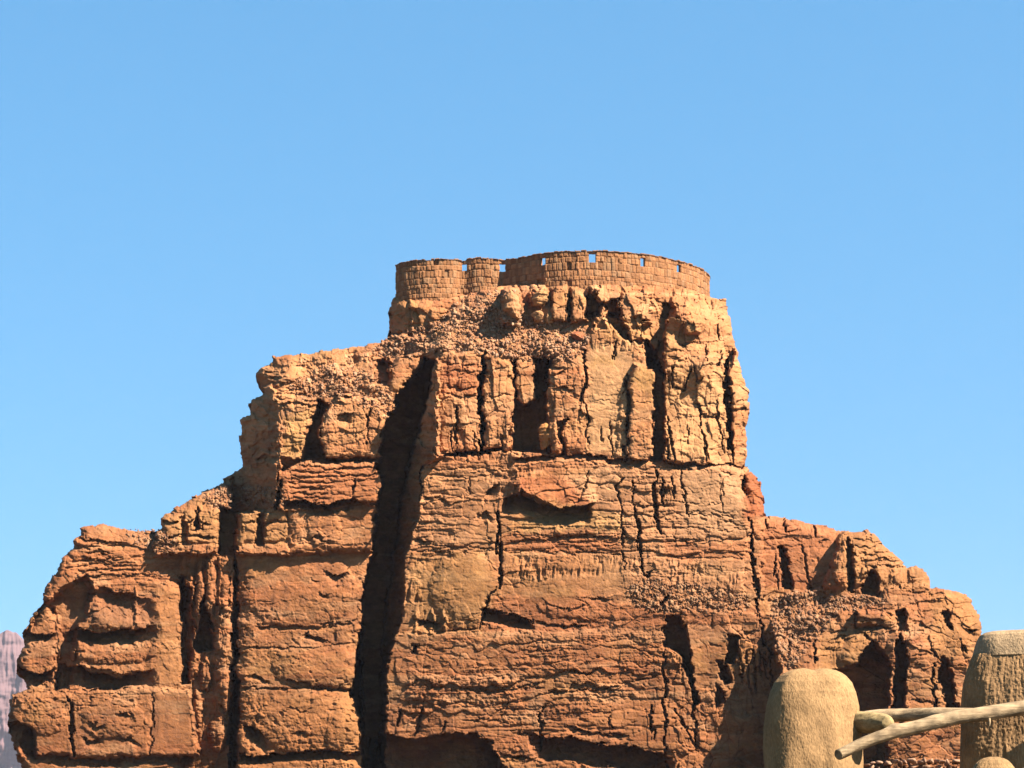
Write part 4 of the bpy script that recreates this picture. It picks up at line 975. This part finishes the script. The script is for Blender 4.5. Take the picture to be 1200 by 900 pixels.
tw = log_mesh("twig", [(1159,840,1.6,12.72),(1160,846,1.2,12.71),(1159.5,851,.6,12.71)], M_wood, 64, parent=LG, nseg=20, nr=10, amp=.0005)
def disc_end(name, u, v, r, Y, nrm, mat, parent):
    n = 28; nrm = np.array(nrm, float); nrm /= np.linalg.norm(nrm); a = np.cross(nrm, [0, 0, 1.0]); a /= np.linalg.norm(a); b = np.cross(a, nrm)
    c = at1(u, v, Y); rr = r * Y / 3000; th = np.linspace(0, 2 * math.pi, n, endpoint=False); V_ = []
    for k, (f, h) in enumerate(((1.0, 0), (1.0, .004), (.8, .006), (.4, .004))):
        V_.append(c + nrm * h + rr * f * (1 + .05 * vn(th * 2, th * 0 + k, 5))[:, None] * (np.cos(th)[:, None] * a + np.sin(th)[:, None] * b))
    v_ = np.concatenate(V_ + [np.array([c + nrm * .003])]); i = np.arange(4 * n).reshape(4, n)
    q = np.stack([i[:-1], np.roll(i, -1, 1)[:-1], np.roll(i, -1, 1)[1:], i[1:]], -1).reshape(-1, 4)
    return make_obj(name, v_ - np.array(parent.location), q, mat, tris=np.stack([i[3], np.roll(i[3], -1), np.full(n, 4 * n)], 1), parent=parent)
disc_end("cut_end", 983.2, 884.4, 6.2, 12.655, (-.75, -.6, -.28), M_cut, LG)

# rubble wall seen between the pillars
def rubble_wall():
    rg = np.random.default_rng(77); V_, F_, C_ = [], [], []; Y = 21.0; iv, f_ = ico(2); n = 0
    zt = at1(1060, 894, Y)[2]
    xa, xb = at1(985, 890, Y)[0], at1(1165, 890, Y)[0]
    for row in range(30):
        z = zt - row * 0.055; x = xa - rg.random() * .1
        while x < xb:
            w_ = .015 + .05 * rg.random() ** 2; hgt = rg.uniform(.018, .042)
            if row == 0: hgt *= rg.uniform(.6, 1.2)
            q = iv * (1 + .16 * rg.standard_normal((len(iv), 1)))
            for _ in range(10):
                m_ = rg.standard_normal(3); m_ /= np.linalg.norm(m_); k = q @ m_; q = q - np.outer(np.maximum(0, k - rg.uniform(.4, .8)), m_)
            A = np.array([w_, .16, hgt]); V_.append(q * A + [x + w_, Y + rg.uniform(-.03, .03), z + rg.uniform(-.02, .02)]); F_.append(f_ + n); n += len(iv)
            C_.append(np.tile(col(.40,.21,.12) * ALB * rg.uniform(.7, 1.25), (len(iv), 1))); x += 2 * w_ * .9
    o = make_obj("stone_wall", np.concatenate(V_), None, M_scree, np.concatenate(C_), tris=np.concatenate(F_))
    return tag(o, "rough dry-stone wall top seen below the logs between both pillars", "wall")
rubble_wall()

# desert air: one even, very thin volume round everything
hv = np.array([[x_, y_, z_] for x_ in (-2600, 2600) for y_ in (-60, 7600) for z_ in (-1, 520)], np.float32)
M_haze, ht_, hp_ = new_mat("air"); ht_.nodes.remove(hp_)
pv_ = ht_.nodes.new("ShaderNodeVolumePrincipled"); pv_.inputs["Color"].default_value = (.88, .86, .95, 1); pv_.inputs["Density"].default_value = 0.00003; pv_.inputs["Anisotropy"].default_value = 0.2
ht_.links.new(pv_.outputs[0], ht_.nodes["Material Output"].inputs["Volume"])
haze = make_obj("haze", hv, [[0,1,3,2],[4,6,7,5],[0,4,5,1],[2,3,7,6],[0,2,6,4],[1,5,7,3]], M_haze); tag(haze, kind="stuff")
print("done", len(sc.objects))
